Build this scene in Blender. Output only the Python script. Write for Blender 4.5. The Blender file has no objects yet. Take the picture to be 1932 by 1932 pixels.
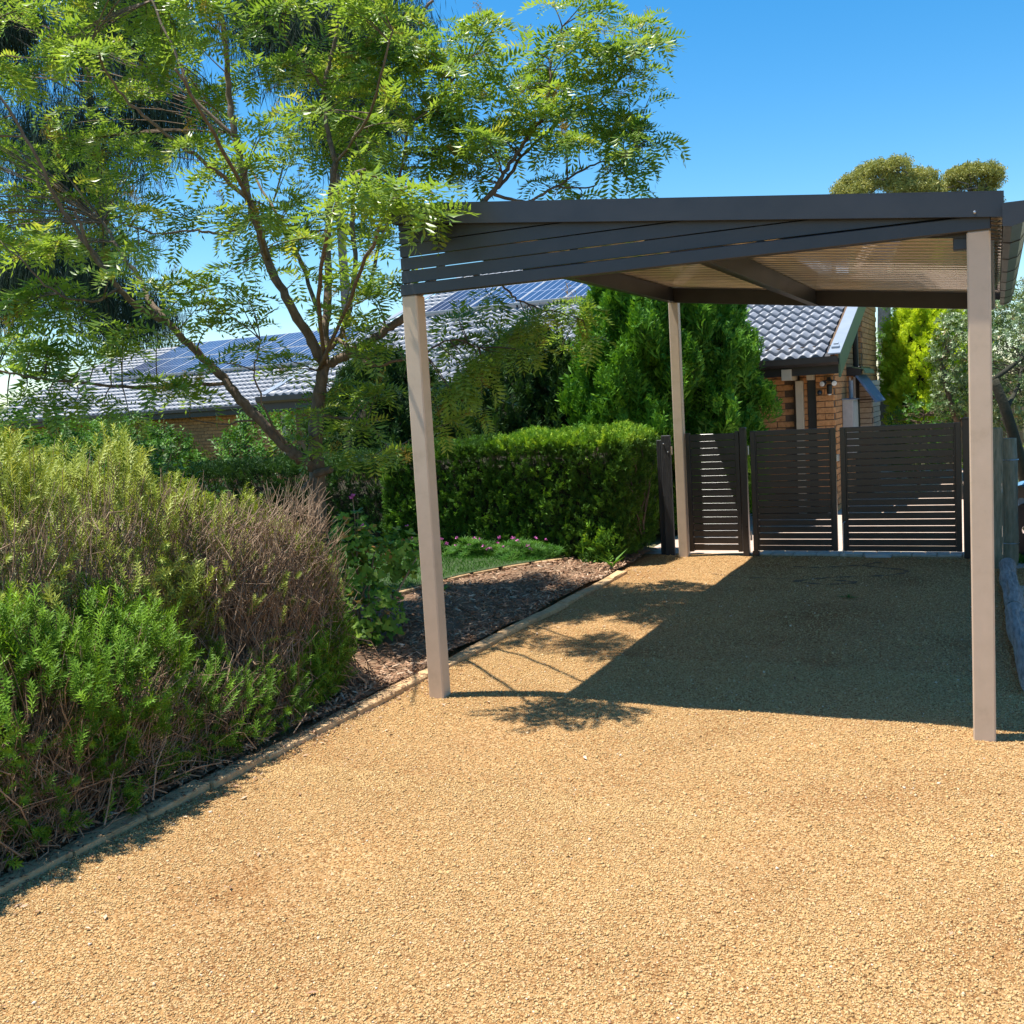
import bpy, bmesh, math, random
import numpy as np
from mathutils import Vector, Matrix, Quaternion

rng = np.random.default_rng(11)
random.seed(5)
S = bpy.context.scene
COL = S.collection

# ------------------------------------------------------------------ camera
CAM = np.array([3.134, -5.296, 1.733])
YAW, PITCH, ROLL = math.radians(25.31), math.radians(5.88), math.radians(-3.386)
fw = np.array([-math.sin(YAW)*math.cos(PITCH), math.cos(YAW)*math.cos(PITCH), -math.sin(PITCH)])
r0 = np.array([math.cos(YAW), math.sin(YAW), 0.0])
u0 = np.cross(r0, fw)
rt = math.cos(ROLL)*r0 + math.sin(ROLL)*u0
up = -math.sin(ROLL)*r0 + math.cos(ROLL)*u0
cam = bpy.data.cameras.new('camera')
cam.sensor_width = 36.0
cam.lens = 36.0*1952.85/1932.0
cam.clip_start = 0.05
cam.clip_end = 3000.0
camo = bpy.data.objects.new('camera', cam)
COL.objects.link(camo)
m = Matrix.Identity(4)
for i in range(3):
    m[i][0], m[i][1], m[i][2], m[i][3] = rt[i], up[i], -fw[i], CAM[i]
camo.matrix_world = m
S.camera = camo

# ------------------------------------------------------------------ sky, sun, exposure
SUN = Vector((-0.284, -0.086, 1.0)).normalized()
w = bpy.data.worlds.new('World')
S.world = w
w.use_nodes = True
nt = w.node_tree
nt.nodes.clear()
sky = nt.nodes.new('ShaderNodeTexSky')
sky.sky_type = 'NISHITA'
sky.sun_disc = False
sky.sun_elevation = math.asin(SUN.z)
sky.sun_rotation = math.atan2(SUN.x, SUN.y)
sky.altitude = 300
sky.air_density = 1.0
sky.dust_density = 0.3
sky.ozone_density = 2.2
hs = nt.nodes.new('ShaderNodeHueSaturation')
hs.inputs['Hue'].default_value = 0.494
hs.inputs['Saturation'].default_value = 1.42
hs.inputs['Value'].default_value = 1.0
bg = nt.nodes.new('ShaderNodeBackground')
bg.inputs['Strength'].default_value = 0.11
wo = nt.nodes.new('ShaderNodeOutputWorld')
nt.links.new(sky.outputs[0], hs.inputs['Color'])
nt.links.new(hs.outputs[0], bg.inputs[0])
nt.links.new(bg.outputs[0], wo.inputs[0])

sl = bpy.data.lights.new('sun', 'SUN')
sl.energy = 4.9
sl.angle = math.radians(0.5)
sl.color = (1.0, 0.95, 0.87)
so = bpy.data.objects.new('sun', sl)
COL.objects.link(so)
so.rotation_euler = SUN.to_track_quat('Z', 'Y').to_euler()
so.location = (-4, -2, 14)

S.view_settings.view_transform = 'Standard'
S.view_settings.look = 'None'
S.view_settings.exposure = 0.86
S.view_settings.gamma = 1.0
S.view_settings.use_curve_mapping = False
S.render.engine = 'CYCLES'
S.cycles.max_bounces = 6
S.cycles.diffuse_bounces = 4
S.cycles.transmission_bounces = 4
S.cycles.sample_clamp_indirect = 8.0

# ------------------------------------------------------------------ materials
MATS = {}
def newmat(name):
    mt = bpy.data.materials.new(name)
    mt.use_nodes = True
    mt.node_tree.nodes.clear()
    MATS[name] = mt
    return mt, mt.node_tree

def N(nt, t, **kw):
    n = nt.nodes.new(t)
    for k, v in kw.items():
        if k in n.inputs:
            n.inputs[k].default_value = v
        else:
            setattr(n, k, v)
    return n

def ramp(nt, fac, stops):
    r = nt.nodes.new('ShaderNodeValToRGB')
    e = r.color_ramp.elements
    while len(e) < len(stops):
        e.new(0.5)
    for el, (p, c) in zip(e, stops):
        el.position = p
        el.color = (c[0], c[1], c[2], 1)
    nt.links.new(fac, r.inputs[0])
    return r.outputs[0]

def surf(name, stops, rough=0.6, scale=8.0, detail=6.0, bump=0.0, bscale=60.0, metal=0.0, spec=0.5, coords='Object', stretch=None, rvar=0.0, coat=0.0, obj_rand=0.0):
    """noise coloured principled surface with fine relief"""
    mt, nt = newmat(name)
    tc = N(nt, 'ShaderNodeTexCoord')
    co = tc.outputs[coords]
    if obj_rand:
        ol = N(nt, 'ShaderNodeObjectInfo')
        av = N(nt, 'ShaderNodeVectorMath', operation='ADD')
        nt.links.new(co, av.inputs[0]); nt.links.new(ol.outputs['Location'], av.inputs[1])
        co = av.outputs[0]
    if stretch:
        mp = N(nt, 'ShaderNodeMapping')
        mp.inputs['Scale'].default_value = stretch
        nt.links.new(co, mp.inputs[0])
        co = mp.outputs[0]
    no = N(nt, 'ShaderNodeTexNoise', Scale=scale, Detail=detail, Roughness=0.62)
    nt.links.new(co, no.inputs['Vector'])
    col = ramp(nt, no.outputs['Fac'], stops)
    if obj_rand:
        oi = N(nt, 'ShaderNodeObjectInfo')
        hv = N(nt, 'ShaderNodeHueSaturation')
        mr = N(nt, 'ShaderNodeMapRange')
        mr.inputs['To Min'].default_value = 1 - obj_rand
        mr.inputs['To Max'].default_value = 1 + obj_rand
        nt.links.new(oi.outputs['Random'], mr.inputs['Value'])
        nt.links.new(mr.outputs[0], hv.inputs['Value'])
        nt.links.new(col, hv.inputs['Color'])
        col = hv.outputs[0]
    b = N(nt, 'ShaderNodeBsdfPrincipled', Roughness=rough, Metallic=metal)
    b.inputs['Specular IOR Level'].default_value = spec
    b.inputs['Coat Weight'].default_value = coat
    nt.links.new(col, b.inputs['Base Color'])
    if rvar:
        mr = N(nt, 'ShaderNodeMapRange')
        mr.inputs['To Min'].default_value = rough - rvar
        mr.inputs['To Max'].default_value = rough + rvar
        nt.links.new(no.outputs['Fac'], mr.inputs['Value'])
        nt.links.new(mr.outputs[0], b.inputs['Roughness'])
    if bump:
        bn = N(nt, 'ShaderNodeTexNoise', Scale=bscale, Detail=4.0)
        nt.links.new(co, bn.inputs['Vector'])
        bp = N(nt, 'ShaderNodeBump', Strength=bump, Distance=0.01)
        nt.links.new(bn.outputs['Fac'], bp.inputs['Height'])
        nt.links.new(bp.outputs[0], b.inputs['Normal'])
    o = N(nt, 'ShaderNodeOutputMaterial')
    nt.links.new(b.outputs[0], o.inputs[0])
    return mt

def leafmat(name, stops, trans=0.35, rough=0.45, spec=0.2, tcol=(1.25, 1.15, 0.5)):
    """thin leaf: colour from the per-leaf tint attribute, some light passes through"""
    mt, nt = newmat(name)
    at = N(nt, 'ShaderNodeAttribute')
    at.attribute_name = 'tint'
    col = ramp(nt, at.outputs['Fac'], stops)
    b = N(nt, 'ShaderNodeBsdfPrincipled', Roughness=rough)
    b.inputs['Specular IOR Level'].default_value = spec
    nt.links.new(col, b.inputs['Base Color'])
    tr = N(nt, 'ShaderNodeBsdfTranslucent')
    mx = N(nt, 'ShaderNodeMix', data_type='RGBA', blend_type='MULTIPLY')
    mx.inputs[0].default_value = 1.0
    nt.links.new(col, mx.inputs[6])
    mx.inputs[7].default_value = (*tcol, 1)
    nt.links.new(mx.outputs[2], tr.inputs[0])
    ms = N(nt, 'ShaderNodeMixShader')
    ms.inputs[0].default_value = trans
    nt.links.new(b.outputs[0], ms.inputs[1])
    nt.links.new(tr.outputs[0], ms.inputs[2])
    o = N(nt, 'ShaderNodeOutputMaterial')
    nt.links.new(ms.outputs[0], o.inputs[0])
    return mt

surf('beige_paint', [(0.25, (.52, .39, .27)), (0.42, (.60, .46, .33)), (0.75, (.66, .505, .37))], rough=.42, scale=9, detail=9, bump=.06, bscale=220, rvar=.08)
surf('charcoal_paint', [(0.35, (.027, .029, .036)), (0.65, (.037, .040, .048))], rough=.36, scale=4, rvar=.07, bump=.03, bscale=200)
surf('gate_paint', [(0.35, (.022, .0185, .0175)), (0.65, (.032, .027, .025))], rough=.3, scale=5, rvar=.08)
surf('cream_sheet', [(0.3, (.64, .53, .38)), (0.7, (.70, .59, .43))], rough=.10, scale=3, rvar=.04, spec=1.0, coat=.6)
surf('zinc', [(0.3, (.45, .46, .48)), (0.7, (.6, .6, .62))], rough=.35, metal=.9, scale=30)
surf('concrete', [(0.3, (.36, .33, .29)), (0.7, (.52, .48, .42))], rough=.9, scale=14, bump=.3, bscale=90)
surf('paving', [(0.3, (.46, .33, .26)), (0.7, (.62, .48, .38))], rough=.85, scale=9, bump=.2, bscale=70)
surf('kerb_stone', [(0.25, (.32, .19, .09)), (0.5, (.52, .34, .17)), (0.75, (.62, .43, .24))], rough=.92, scale=22, bump=.4, bscale=110, obj_rand=.12)
surf('soil', [(0.3, (.13, .075, .042)), (0.7, (.24, .15, .085))], rough=.95, scale=12, bump=.6, bscale=45)
surf('far_ground', [(0.3, (.12, .12, .05)), (0.7, (.20, .17, .08))], rough=.95, scale=.6, bump=.3, bscale=20)
surf('lawn_soil', [(0.3, (.03, .06, .015)), (0.7, (.06, .09, .03))], rough=.95, scale=20)
surf('bark', [(0.25, (.075, .052, .036)), (0.55, (.17, .12, .082)), (0.8, (.27, .21, .155))], rough=.9, scale=26, bump=.7, bscale=70, stretch=(1, 1, .45))
surf('grey_bark', [(0.3, (.10, .085, .07)), (0.7, (.26, .23, .2))], rough=.9, scale=6, bump=.5, bscale=20)
surf('dry_twig', [(0.3, (.20, .125, .075)), (0.7, (.40, .28, .18))], rough=.85, scale=9)
surf('weathered_timber', [(0.25, (.12, .11, .10)), (0.5, (.29, .27, .245)), (0.8, (.46, .44, .41))], rough=.92, scale=9, bump=.9, bscale=26, stretch=(6, .6, 6))
surf('mossy_timber', [(0.25, (.11, .115, .07)), (0.5, (.22, .21, .14)), (0.8, (.36, .32, .23))], rough=.95, scale=11, bump=.8, bscale=36, stretch=(4, 4, .6))
surf('black_timber', [(0.25, (.018, .019, .022)), (0.7, (.045, .046, .05))], rough=.75, scale=10, bump=.6, bscale=30, stretch=(5, 5, .5))
surf('brick', [(0.28, (.14, .06, .03)), (0.38, (.50, .23, .085)), (0.7, (.66, .33, .135))], rough=.9, scale=22, detail=3, bump=.3, bscale=80, obj_rand=.13, coords='Object')
surf('pale_brick', [(0.3, (.42, .34, .26)), (0.7, (.60, .52, .43))], rough=.9, scale=18, detail=3, bump=.3, bscale=80, obj_rand=.08)
surf('mortar', [(0.3, (.10, .065, .04)), (0.7, (.17, .115, .075))], rough=.95, scale=30)
surf('roof_tile', [(0.3, (.20, .215, .245)), (0.55, (.27, .285, .315)), (0.8, (.34, .35, .375))], rough=.42, scale=9, bump=.15, bscale=60, obj_rand=.09, spec=.45)
surf('tile_under', [(0.3, (.05, .05, .055)), (0.7, (.08, .08, .085))], rough=.9, scale=9)
surf('dark_trim', [(0.3, (.018, .016, .015)), (0.7, (.03, .027, .026))], rough=.4, scale=6)
surf('green_trim', [(0.3, (.10, .16, .085)), (0.7, (.13, .20, .11))], rough=.5, scale=6)
surf('pale_flashing', [(0.3, (.24, .28, .33)), (0.7, (.29, .33, .38))], rough=.4, scale=6)
surf('cream_timber', [(0.3, (.50, .42, .30)), (0.7, (.58, .49, .36))], rough=.55, scale=8)
surf('awning_cloth', [(0.3, (.08, .15, .26)), (0.7, (.10, .18, .31))], rough=.6, scale=20)
surf('meter_grey', [(0.3, (.36, .37, .37)), (0.7, (.46, .47, .46))], rough=.6, scale=14)
surf('white_plastic', [(0.3, (.74, .74, .71)), (0.7, (.80, .80, .78))], rough=.45, scale=6)
surf('black_plastic', [(0.3, (.012, .012, .013)), (0.7, (.02, .02, .021))], rough=.4, scale=6)
surf('car_blue', [(0.3, (.15, .34, .56)), (0.7, (.18, .38, .60))], rough=.22, scale=3, coat=.8)
surf('glass_dark', [(0.3, (.02, .03, .04)), (0.7, (.03, .04, .05))], rough=.06, scale=3)
surf('rubber', [(0.3, (.012, .012, .012)), (0.7, (.022, .021, .02))], rough=.8, scale=20)
surf('chrome', [(0.3, (.65, .66, .68)), (0.7, (.75, .76, .78))], rough=.18, metal=1.0, scale=5)
surf('paling', [(0.3, (.09, .075, .05)), (0.7, (.17, .14, .10))], rough=.9, scale=8, stretch=(5, 5, .5), obj_rand=.2)
surf('wet_gravel', [(0.3, (.15, .085, .04)), (0.7, (.25, .155, .075))], rough=.8, scale=70, bump=1.0, bscale=160)
surf('pink_petal', [(0.3, (.55, .10, .38)), (0.7, (.70, .20, .52))], rough=.6, scale=30)
surf('wood_chip', [(0.3, (.12, .07, .045)), (0.7, (.38, .26, .18))], rough=.9, scale=30)

leafmat('pinnate_leaf', [(0.0, (.10, .19, .03)), (0.45, (.23, .36, .055)), (0.85, (.34, .45, .075)), (1.0, (.48, .46, .08))], trans=.5, rough=.36, spec=.5, tcol=(1.15, 1.1, .6))
leafmat('panicle', [(0.0, (.22, .14, .03)), (0.6, (.42, .28, .05)), (1.0, (.46, .40, .08))], trans=.15, rough=.7)
leafmat('rosemary_old', [(0.0, (.10, .14, .02)), (0.5, (.30, .37, .05)), (1.0, (.52, .56, .15))], trans=.22, rough=.45)
leafmat('rosemary_new', [(0.0, (.05, .11, .012)), (0.5, (.135, .27, .022)), (1.0, (.27, .45, .04))], trans=.25, rough=.55)
leafmat('hedge_leaf', [(0.0, (.03, .07, .014)), (0.45, (.075, .17, .024)), (0.8, (.17, .35, .03)), (1.0, (.38, .54, .05))], trans=.25, rough=.6)
leafmat('conifer_leaf', [(0.0, (.025, .075, .012)), (0.5, (.085, .23, .022)), (1.0, (.21, .42, .035))], trans=.22, rough=.55)
leafmat('dark_conifer', [(0.0, (.014, .035, .012)), (0.5, (.03, .075, .018)), (1.0, (.06, .13, .025))], trans=.2, rough=.6)
leafmat('lime_conifer', [(0.0, (.26, .40, .02)), (0.5, (.48, .63, .035)), (1.0, (.64, .78, .07))], trans=.42, rough=.6)
leafmat('grey_leaf', [(0.0, (.05, .10, .03)), (0.5, (.15, .22, .08)), (0.95, (.30, .37, .16)), (1.0, (.36, .18, .07))], trans=.18, rough=.38, spec=.45)
leafmat('shade_leaf', [(0.0, (.02, .06, .015)), (0.5, (.06, .16, .02)), (1.0, (.16, .32, .03))], trans=.3, rough=.45)
leafmat('casuarina_leaf', [(0.0, (.014, .03, .022)), (0.5, (.028, .055, .035)), (1.0, (.05, .085, .045))], trans=.15, rough=.7)
leafmat('gum_leaf', [(0.0, (.17, .20, .05)), (0.5, (.34, .35, .10)), (1.0, (.50, .46, .17))], trans=.2, rough=.5)
leafmat('geranium_leaf', [(0.0, (.06, .13, .02)), (0.5, (.16, .31, .035)), (0.9, (.32, .46, .07)), (1.0, (.48, .22, .06))], trans=.3, rough=.5)
leafmat('grass_blade', [(0.0, (.03, .10, .012)), (0.6, (.06, .19, .022)), (1.0, (.13, .27, .04))], trans=.3, rough=.5)
leafmat('mulch', [(0.0, (.14, .07, .04)), (0.5, (.36, .21, .125)), (0.85, (.56, .40, .27)), (1.0, (.68, .56, .44))], trans=0.0, rough=.85)
leafmat('gravel_stone', [(0.0, (.30, .165, .06)), (0.3, (.48, .305, .125)), (0.85, (.59, .405, .19)), (0.97, (.74, .64, .48)), (1.0, (.26, .13, .08))], trans=0.0, rough=.9, spec=.2)

# gravel sheet: crushed granite, cells of stone colour with gaps as relief
mt, nt = newmat('gravel')
tc = N(nt, 'ShaderNodeTexCoord')
v1 = N(nt, 'ShaderNodeTexVoronoi', Scale=115.0)
v2 = N(nt, 'ShaderNodeTexVoronoi', Scale=260.0)
n1 = N(nt, 'ShaderNodeTexNoise', Scale=1.3, Detail=5.0)
n2 = N(nt, 'ShaderNodeTexNoise', Scale=38.0, Detail=4.0)
for n in (v1, v2, n1, n2):
    nt.links.new(tc.outputs['Object'], n.inputs['Vector'])
sep = N(nt, 'ShaderNodeSeparateColor')
nt.links.new(v1.outputs['Color'], sep.inputs[0])
c1 = ramp(nt, sep.outputs[0], [(0.0, (.19, .085, .03)), (0.3, (.39, .215, .082)), (0.75, (.52, .31, .132)), (1.0, (.60, .43, .23))])
c2 = ramp(nt, n1.outputs['Fac'], [(0.3, (.80, .72, .66)), (0.5, (1.0, 1.0, 1.0)), (0.72, (1.08, 1.06, 1.02))])
mx = N(nt, 'ShaderNodeMix', data_type='RGBA', blend_type='MULTIPLY')
mx.inputs[0].default_value = 1.0
nt.links.new(c1, mx.inputs[6]); nt.links.new(c2, mx.inputs[7])
b = N(nt, 'ShaderNodeBsdfPrincipled', Roughness=.95)
b.inputs['Specular IOR Level'].default_value = .15
nt.links.new(mx.outputs[2], b.inputs['Base Color'])
ma = N(nt, 'ShaderNodeMath', operation='MULTIPLY_ADD')
nt.links.new(v2.outputs['Distance'], ma.inputs[0]); ma.inputs[1].default_value = .4
nt.links.new(v1.outputs['Distance'], ma.inputs[2])
ma2 = N(nt, 'ShaderNodeMath', operation='MULTIPLY_ADD')
nt.links.new(n2.outputs['Fac'], ma2.inputs[0]); ma2.inputs[1].default_value = -.8
nt.links.new(ma.outputs[0], ma2.inputs[2])
bp = N(nt, 'ShaderNodeBump', Strength=1.0, Distance=.009, invert=True)
nt.links.new(ma2.outputs[0], bp.inputs['Height'])
nt.links.new(bp.outputs[0], b.inputs['Normal'])
o = N(nt, 'ShaderNodeOutputMaterial')
nt.links.new(b.outputs[0], o.inputs[0])

# solar cells: dark blue glass with printed pale busbar grid
mt, nt = newmat('solar_cell')
tc = N(nt, 'ShaderNodeTexCoord')
br = N(nt, 'ShaderNodeTexBrick')
br.offset = 0.0
br.inputs['Scale'].default_value = 1.0
br.inputs['Brick Width'].default_value = .165
br.inputs['Row Height'].default_value = .82
br.inputs['Mortar Size'].default_value = .008
br.inputs['Color1'].default_value = (.035, .05, .10, 1)
br.inputs['Color2'].default_value = (.04, .058, .115, 1)
br.inputs['Mortar'].default_value = (.42, .46, .55, 1)
nt.links.new(tc.outputs['Object'], br.inputs['Vector'])
b = N(nt, 'ShaderNodeBsdfPrincipled', Roughness=.16)
nt.links.new(br.outputs['Color'], b.inputs['Base Color'])
o = N(nt, 'ShaderNodeOutputMaterial')
nt.links.new(b.outputs[0], o.inputs[0])

# ------------------------------------------------------------------ helpers
ORG = {}
def mk(name, V, F, smooth=False, tint=None):
    me = bpy.data.meshes.new(name)
    V = np.asarray(V, dtype=np.float32)
    if isinstance(F, np.ndarray):
        k = F.shape[1]
        n = len(F)
        me.vertices.add(len(V)); me.vertices.foreach_set('co', V.ravel())
        me.loops.add(n*k); me.loops.foreach_set('vertex_index', F.astype(np.int32).ravel())
        me.polygons.add(n)
        me.polygons.foreach_set('loop_start', np.arange(0, n*k, k, dtype=np.int32))
        me.update(calc_edges=True)
    else:
        me.from_pydata([tuple(map(float, v)) for v in V], [], [tuple(map(int, f)) for f in F])
        me.update()
    if smooth:
        me.polygons.foreach_set('use_smooth', np.ones(len(me.polygons), dtype=bool))
    if tint is not None:
        a = me.attributes.new('tint', 'FLOAT', 'POINT')
        a.data.foreach_set('value', np.asarray(tint, dtype=np.float32))
    return me

def tag(o, label=None, cat=None, group=None, kind=None):
    if label: o['label'] = label
    if cat: o['category'] = cat
    if group: o['group'] = group
    if kind: o['kind'] = kind
    return o

def thing(name, loc, label, cat, group=None, rz=0.0):
    o = bpy.data.objects.new(name, None)
    o.empty_display_size = .1
    COL.objects.link(o)
    o.location = loc
    o.rotation_euler = (0, 0, rz)
    ORG[o] = np.array(loc, float)
    return tag(o, label, cat, group)

def obj(name, V, F, mat, parent=None, smooth=False, tint=None, org=None):
    """mesh object from world coordinates; its origin sits at org (default: the parent's)"""
    po = ORG.get(parent, np.zeros(3)) if parent else np.zeros(3)
    og = np.array(org, float) if org is not None else (po if parent else np.asarray(V, float).mean(0)*np.array([1, 1, 0]))
    me = mk(name, np.asarray(V, float) - og, F, smooth, tint)
    if mat: me.materials.append(MATS[mat])
    o = bpy.data.objects.new(name, me)
    COL.objects.link(o)
    if parent: o.parent = parent
    o.location = og - po
    ORG[o] = og
    return o

def place(name, me, loc, parent=None, rot=None, scale=None):
    """object sharing mesh data, loc in world coordinates"""
    o = bpy.data.objects.new(name, me)
    COL.objects.link(o)
    if parent:
        o.parent = parent
        o.location = np.array(loc, float) - ORG.get(parent, np.zeros(3))
    else:
        o.location = loc
    if rot is not None: o.rotation_euler = rot
    if scale is not None: o.scale = scale
    ORG[o] = np.array(loc, float)
    return o

def hull(P):
    bm = bmesh.new()
    for p in P: bm.verts.new(p)
    r = bmesh.ops.convex_hull(bm, input=bm.verts)
    bmesh.ops.dissolve_limit(bm, angle_limit=.01, verts=bm.verts, edges=bm.edges)
    bm.verts.index_update()
    V = [tuple(v.co) for v in bm.verts]
    F = [[v.index for v in f.verts] for f in bm.faces]
    bm.free()
    return np.array(V), F

def cbox(x0, x1, y0, y1, z0, z1, c=.003):
    P = []
    for x, sx in ((x0, 1), (x1, -1)):
        for y, sy in ((y0, 1), (y1, -1)):
            for z, sz in ((z0, 1), (z1, -1)):
                P += [(x, y+sy*c, z+sz*c), (x+sx*c, y, z+sz*c), (x+sx*c, y+sy*c, z)]
    return hull(P)

def cat(parts):
    V, F, k = [], [], 0
    for v, f in parts:
        V.append(np.asarray(v, float)); F += [[i+k for i in q] for q in f]; k += len(v)
    return np.concatenate(V), F

def prism(poly, axis, a, b):
    """extrude a 2D polygon along an axis between a and b; poly in the other two axes in order"""
    n = len(poly)
    def mkv(p, t):
        return {'x': (t, p[0], p[1]), 'y': (p[0], t, p[1]), 'z': (p[0], p[1], t)}[axis]
    V = [mkv(p, a) for p in poly] + [mkv(p, b) for p in poly]
    F = [[i, (i+1) % n, (i+1) % n+n, i+n] for i in range(n)]
    F += [list(range(n))[::-1], [i+n for i in range(n)]]
    return np.array(V), F

def spline(pts, n):
    """catmull-rom through the points"""
    P = np.asarray(pts, float)
    P = np.vstack([2*P[0]-P[1], P, 2*P[-1]-P[-2]])
    out = []
    for i in range(1, len(P)-2):
        for t in np.arange(n)/n:
            a, b, c, d = P[i-1], P[i], P[i+1], P[i+2]
            out.append(.5*(2*b+(c-a)*t+(2*a-5*b+4*c-d)*t*t+(3*b-a-3*c+d)*t**3))
    out.append(P[-2])
    return np.array(out)

def tube(pts, radii, n=8, cap=True):
    P = np.asarray(pts, float)
    R = np.broadcast_to(np.asarray(radii, float), (len(P),))
    V, F = [], []
    T = np.gradient(P, axis=0)
    T /= np.linalg.norm(T, axis=1)[:, None]+1e-9
    ref = np.array([0, 0, 1.]) if abs(T[0][2]) < .9 else np.array([1., 0, 0])
    u = np.cross(T[0], ref); u /= np.linalg.norm(u)
    ang = np.arange(n)*2*math.pi/n
    for p, t, r in zip(P, T, R):
        u = u-t*(u@t); u /= np.linalg.norm(u)+1e-9
        v = np.cross(t, u)
        V.append(p+r*(np.cos(ang)[:, None]*u+np.sin(ang)[:, None]*v))
    V = np.concatenate(V)
    for i in range(len(P)-1):
        for j in range(n):
            F.append([i*n+j, i*n+(j+1) % n, (i+1)*n+(j+1) % n, (i+1)*n+j])
    if cap:
        F.append(list(range(n))[::-1]); F.append([(len(P)-1)*n+j for j in range(n)])
    return V, F

def lathe(prof, c, axis='z', n=16):
    """revolve (radius, height) profile"""
    V, F = [], []
    for r, h in prof:
        for k in range(n):
            a = 2*math.pi*k/n
            p = {'z': (r*math.cos(a), r*math.sin(a), h), 'x': (h, r*math.cos(a), r*math.sin(a)), 'y': (r*math.cos(a), h, r*math.sin(a))}[axis]
            V.append(np.array(c)+p)
    for i in range(len(prof)-1):
        for k in range(n):
            F.append([i*n+k, i*n+(k+1) % n, (i+1)*n+(k+1) % n, (i+1)*n+k])
    F.append(list(range(n))[::-1]); F.append([(len(prof)-1)*n+k for k in range(n)])
    return np.array(V), F

def unit(a):
    return a/(np.linalg.norm(a, axis=-1, keepdims=True)+1e-9)

def frames(D, roll):
    """rotation matrices whose third column is D"""
    D = unit(np.asarray(D, float))
    ref = np.where(np.abs(D[:, 2:3]) < .95, np.array([[0, 0, 1.]]), np.array([[1., 0, 0]]))
    X = unit(np.cross(ref, D)); Y = np.cross(D, X)
    c, s = np.cos(roll)[:, None], np.sin(roll)[:, None]
    return np.stack([X*c+Y*s, -X*s+Y*c, D], axis=2)

def scatter(protos, pos, dirs, scale, tint, roll=None, jit=.12):
    """merge copies of triangle prototypes into one vertex / face / tint array"""
    n = len(pos)
    which = rng.integers(0, len(protos), n)
    roll = rng.uniform(0, 2*math.pi, n) if roll is None else roll
    M = frames(dirs, roll)
    scale = np.broadcast_to(np.asarray(scale, float), (n,))
    Vs, Fs, Ts, k = [], [], [], 0
    for i, (pv, pf) in enumerate(protos):
        ix = np.nonzero(which == i)[0]
        if not len(ix): continue
        nv = len(pv)
        V = np.einsum('nij,vj->nvi', M[ix], pv)*scale[ix, None, None]+pos[ix, None, :]
        F = pf[None]+(np.arange(len(ix))*nv)[:, None, None]+k
        T = np.clip(tint[ix, None]+rng.uniform(-jit, jit, (len(ix), nv)), 0, 1)
        Vs.append(V.reshape(-1, 3)); Fs.append(F.reshape(-1, 3)); Ts.append(T.ravel()); k += nv*len(ix)
    return np.concatenate(Vs), np.concatenate(Fs), np.concatenate(Ts)

def merge(sets):
    Vs, Fs, Ts, k = [], [], [], 0
    for V, F, T in sets:
        Vs.append(V); Fs.append(F+k); Ts.append(T); k += len(V)
    return np.concatenate(Vs), np.concatenate(Fs), np.concatenate(Ts)

def blade(base, d, nrm, L, wd, fold=.25, droop=0.0):
    """a pointed leaf: 5 points, 4 triangles, folded along its midrib"""
    d = np.array(d, float); nrm = np.array(nrm, float)
    d /= np.linalg.norm(d); s = np.cross(d, nrm); s /= np.linalg.norm(s)+1e-9; nn = np.cross(s, d)
    b = np.array(base, float)
    m1 = b+d*L*.42-nn*droop*L*.1
    V = [b, m1+s*wd*.5+nn*wd*fold*.5, m1-nn*0, m1-s*wd*.5+nn*wd*fold*.5, b+d*L-nn*droop*L]
    F = [(0, 1, 2), (0, 2, 3), (1, 4, 2), (2, 4, 3)]
    return V, F

def blades(lst):
    V, F, k = [], [], 0
    for v, f in lst:
        V += [np.array(q) for q in v]; F += [(a+k, b+k, c+k) for a, b, c in f]; k += len(v)
    return np.array(V), np.array(F)

def twigmesh(paths, r0, r1):
    """many thin three-sided twigs, paths (n, k, 3)"""
    paths = np.asarray(paths, float); n, k, _ = paths.shape
    r0 = np.broadcast_to(np.asarray(r0, float), (n,)); r1 = np.broadcast_to(np.asarray(r1, float), (n,))
    T = unit(np.gradient(paths, axis=1))
    ref = np.where(np.abs(T[..., 2:3]) < .9, np.array([0, 0, 1.]), np.array([1., 0, 0]))
    U = unit(np.cross(T, ref)); W = np.cross(T, U)
    rad = (r0[:, None]+(r1-r0)[:, None]*np.linspace(0, 1, k))[..., None]
    V = np.stack([paths+rad*(math.cos(a)*U+math.sin(a)*W) for a in (0, 2.094, 4.189)], axis=2).reshape(-1, 3)
    F = []
    for i in range(k-1):
        for j in range(3):
            a, b, c, d = i*3+j, i*3+(j+1) % 3, (i+1)*3+(j+1) % 3, (i+1)*3+j
            F += [(a, b, c), (a, c, d)]
    F = np.array(F)[None]+(np.arange(n)*k*3)[:, None, None]
    return V, F.reshape(-1, 3)

def sheet(name, poly, z, mat, label, cat_, kind='structure', cells=None):
    V = [(x, y, z) for x, y in poly]
    o = obj(name, V, [list(range(len(V)))], mat, org=(0, 0, 0))
    return tag(o, label, cat_, kind=kind)

# ================================================================== ground and paving
R = lambda x, a, b: (x-a)/(b-a)
tag(obj('ground', [(-400, -300, -.06), (400, -300, -.06), (400, 900, -.06), (-400, 900, -.06)], [[0, 1, 2, 3]], 'far_ground', org=(0, 0, 0)),
    'dry grassy ground running out to the horizon', 'ground', kind='structure')

def gnoise(x, y):
    return .004*np.sin(x*3.1+1.3*np.sin(y*1.7))+.003*np.sin(y*4.3+x*2.2)+.0025*np.sin(7.7*x-5.1*y)

def kerb_x(y):
    return -.27+np.minimum(0, .028*(np.asarray(y, float)-.4))

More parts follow.
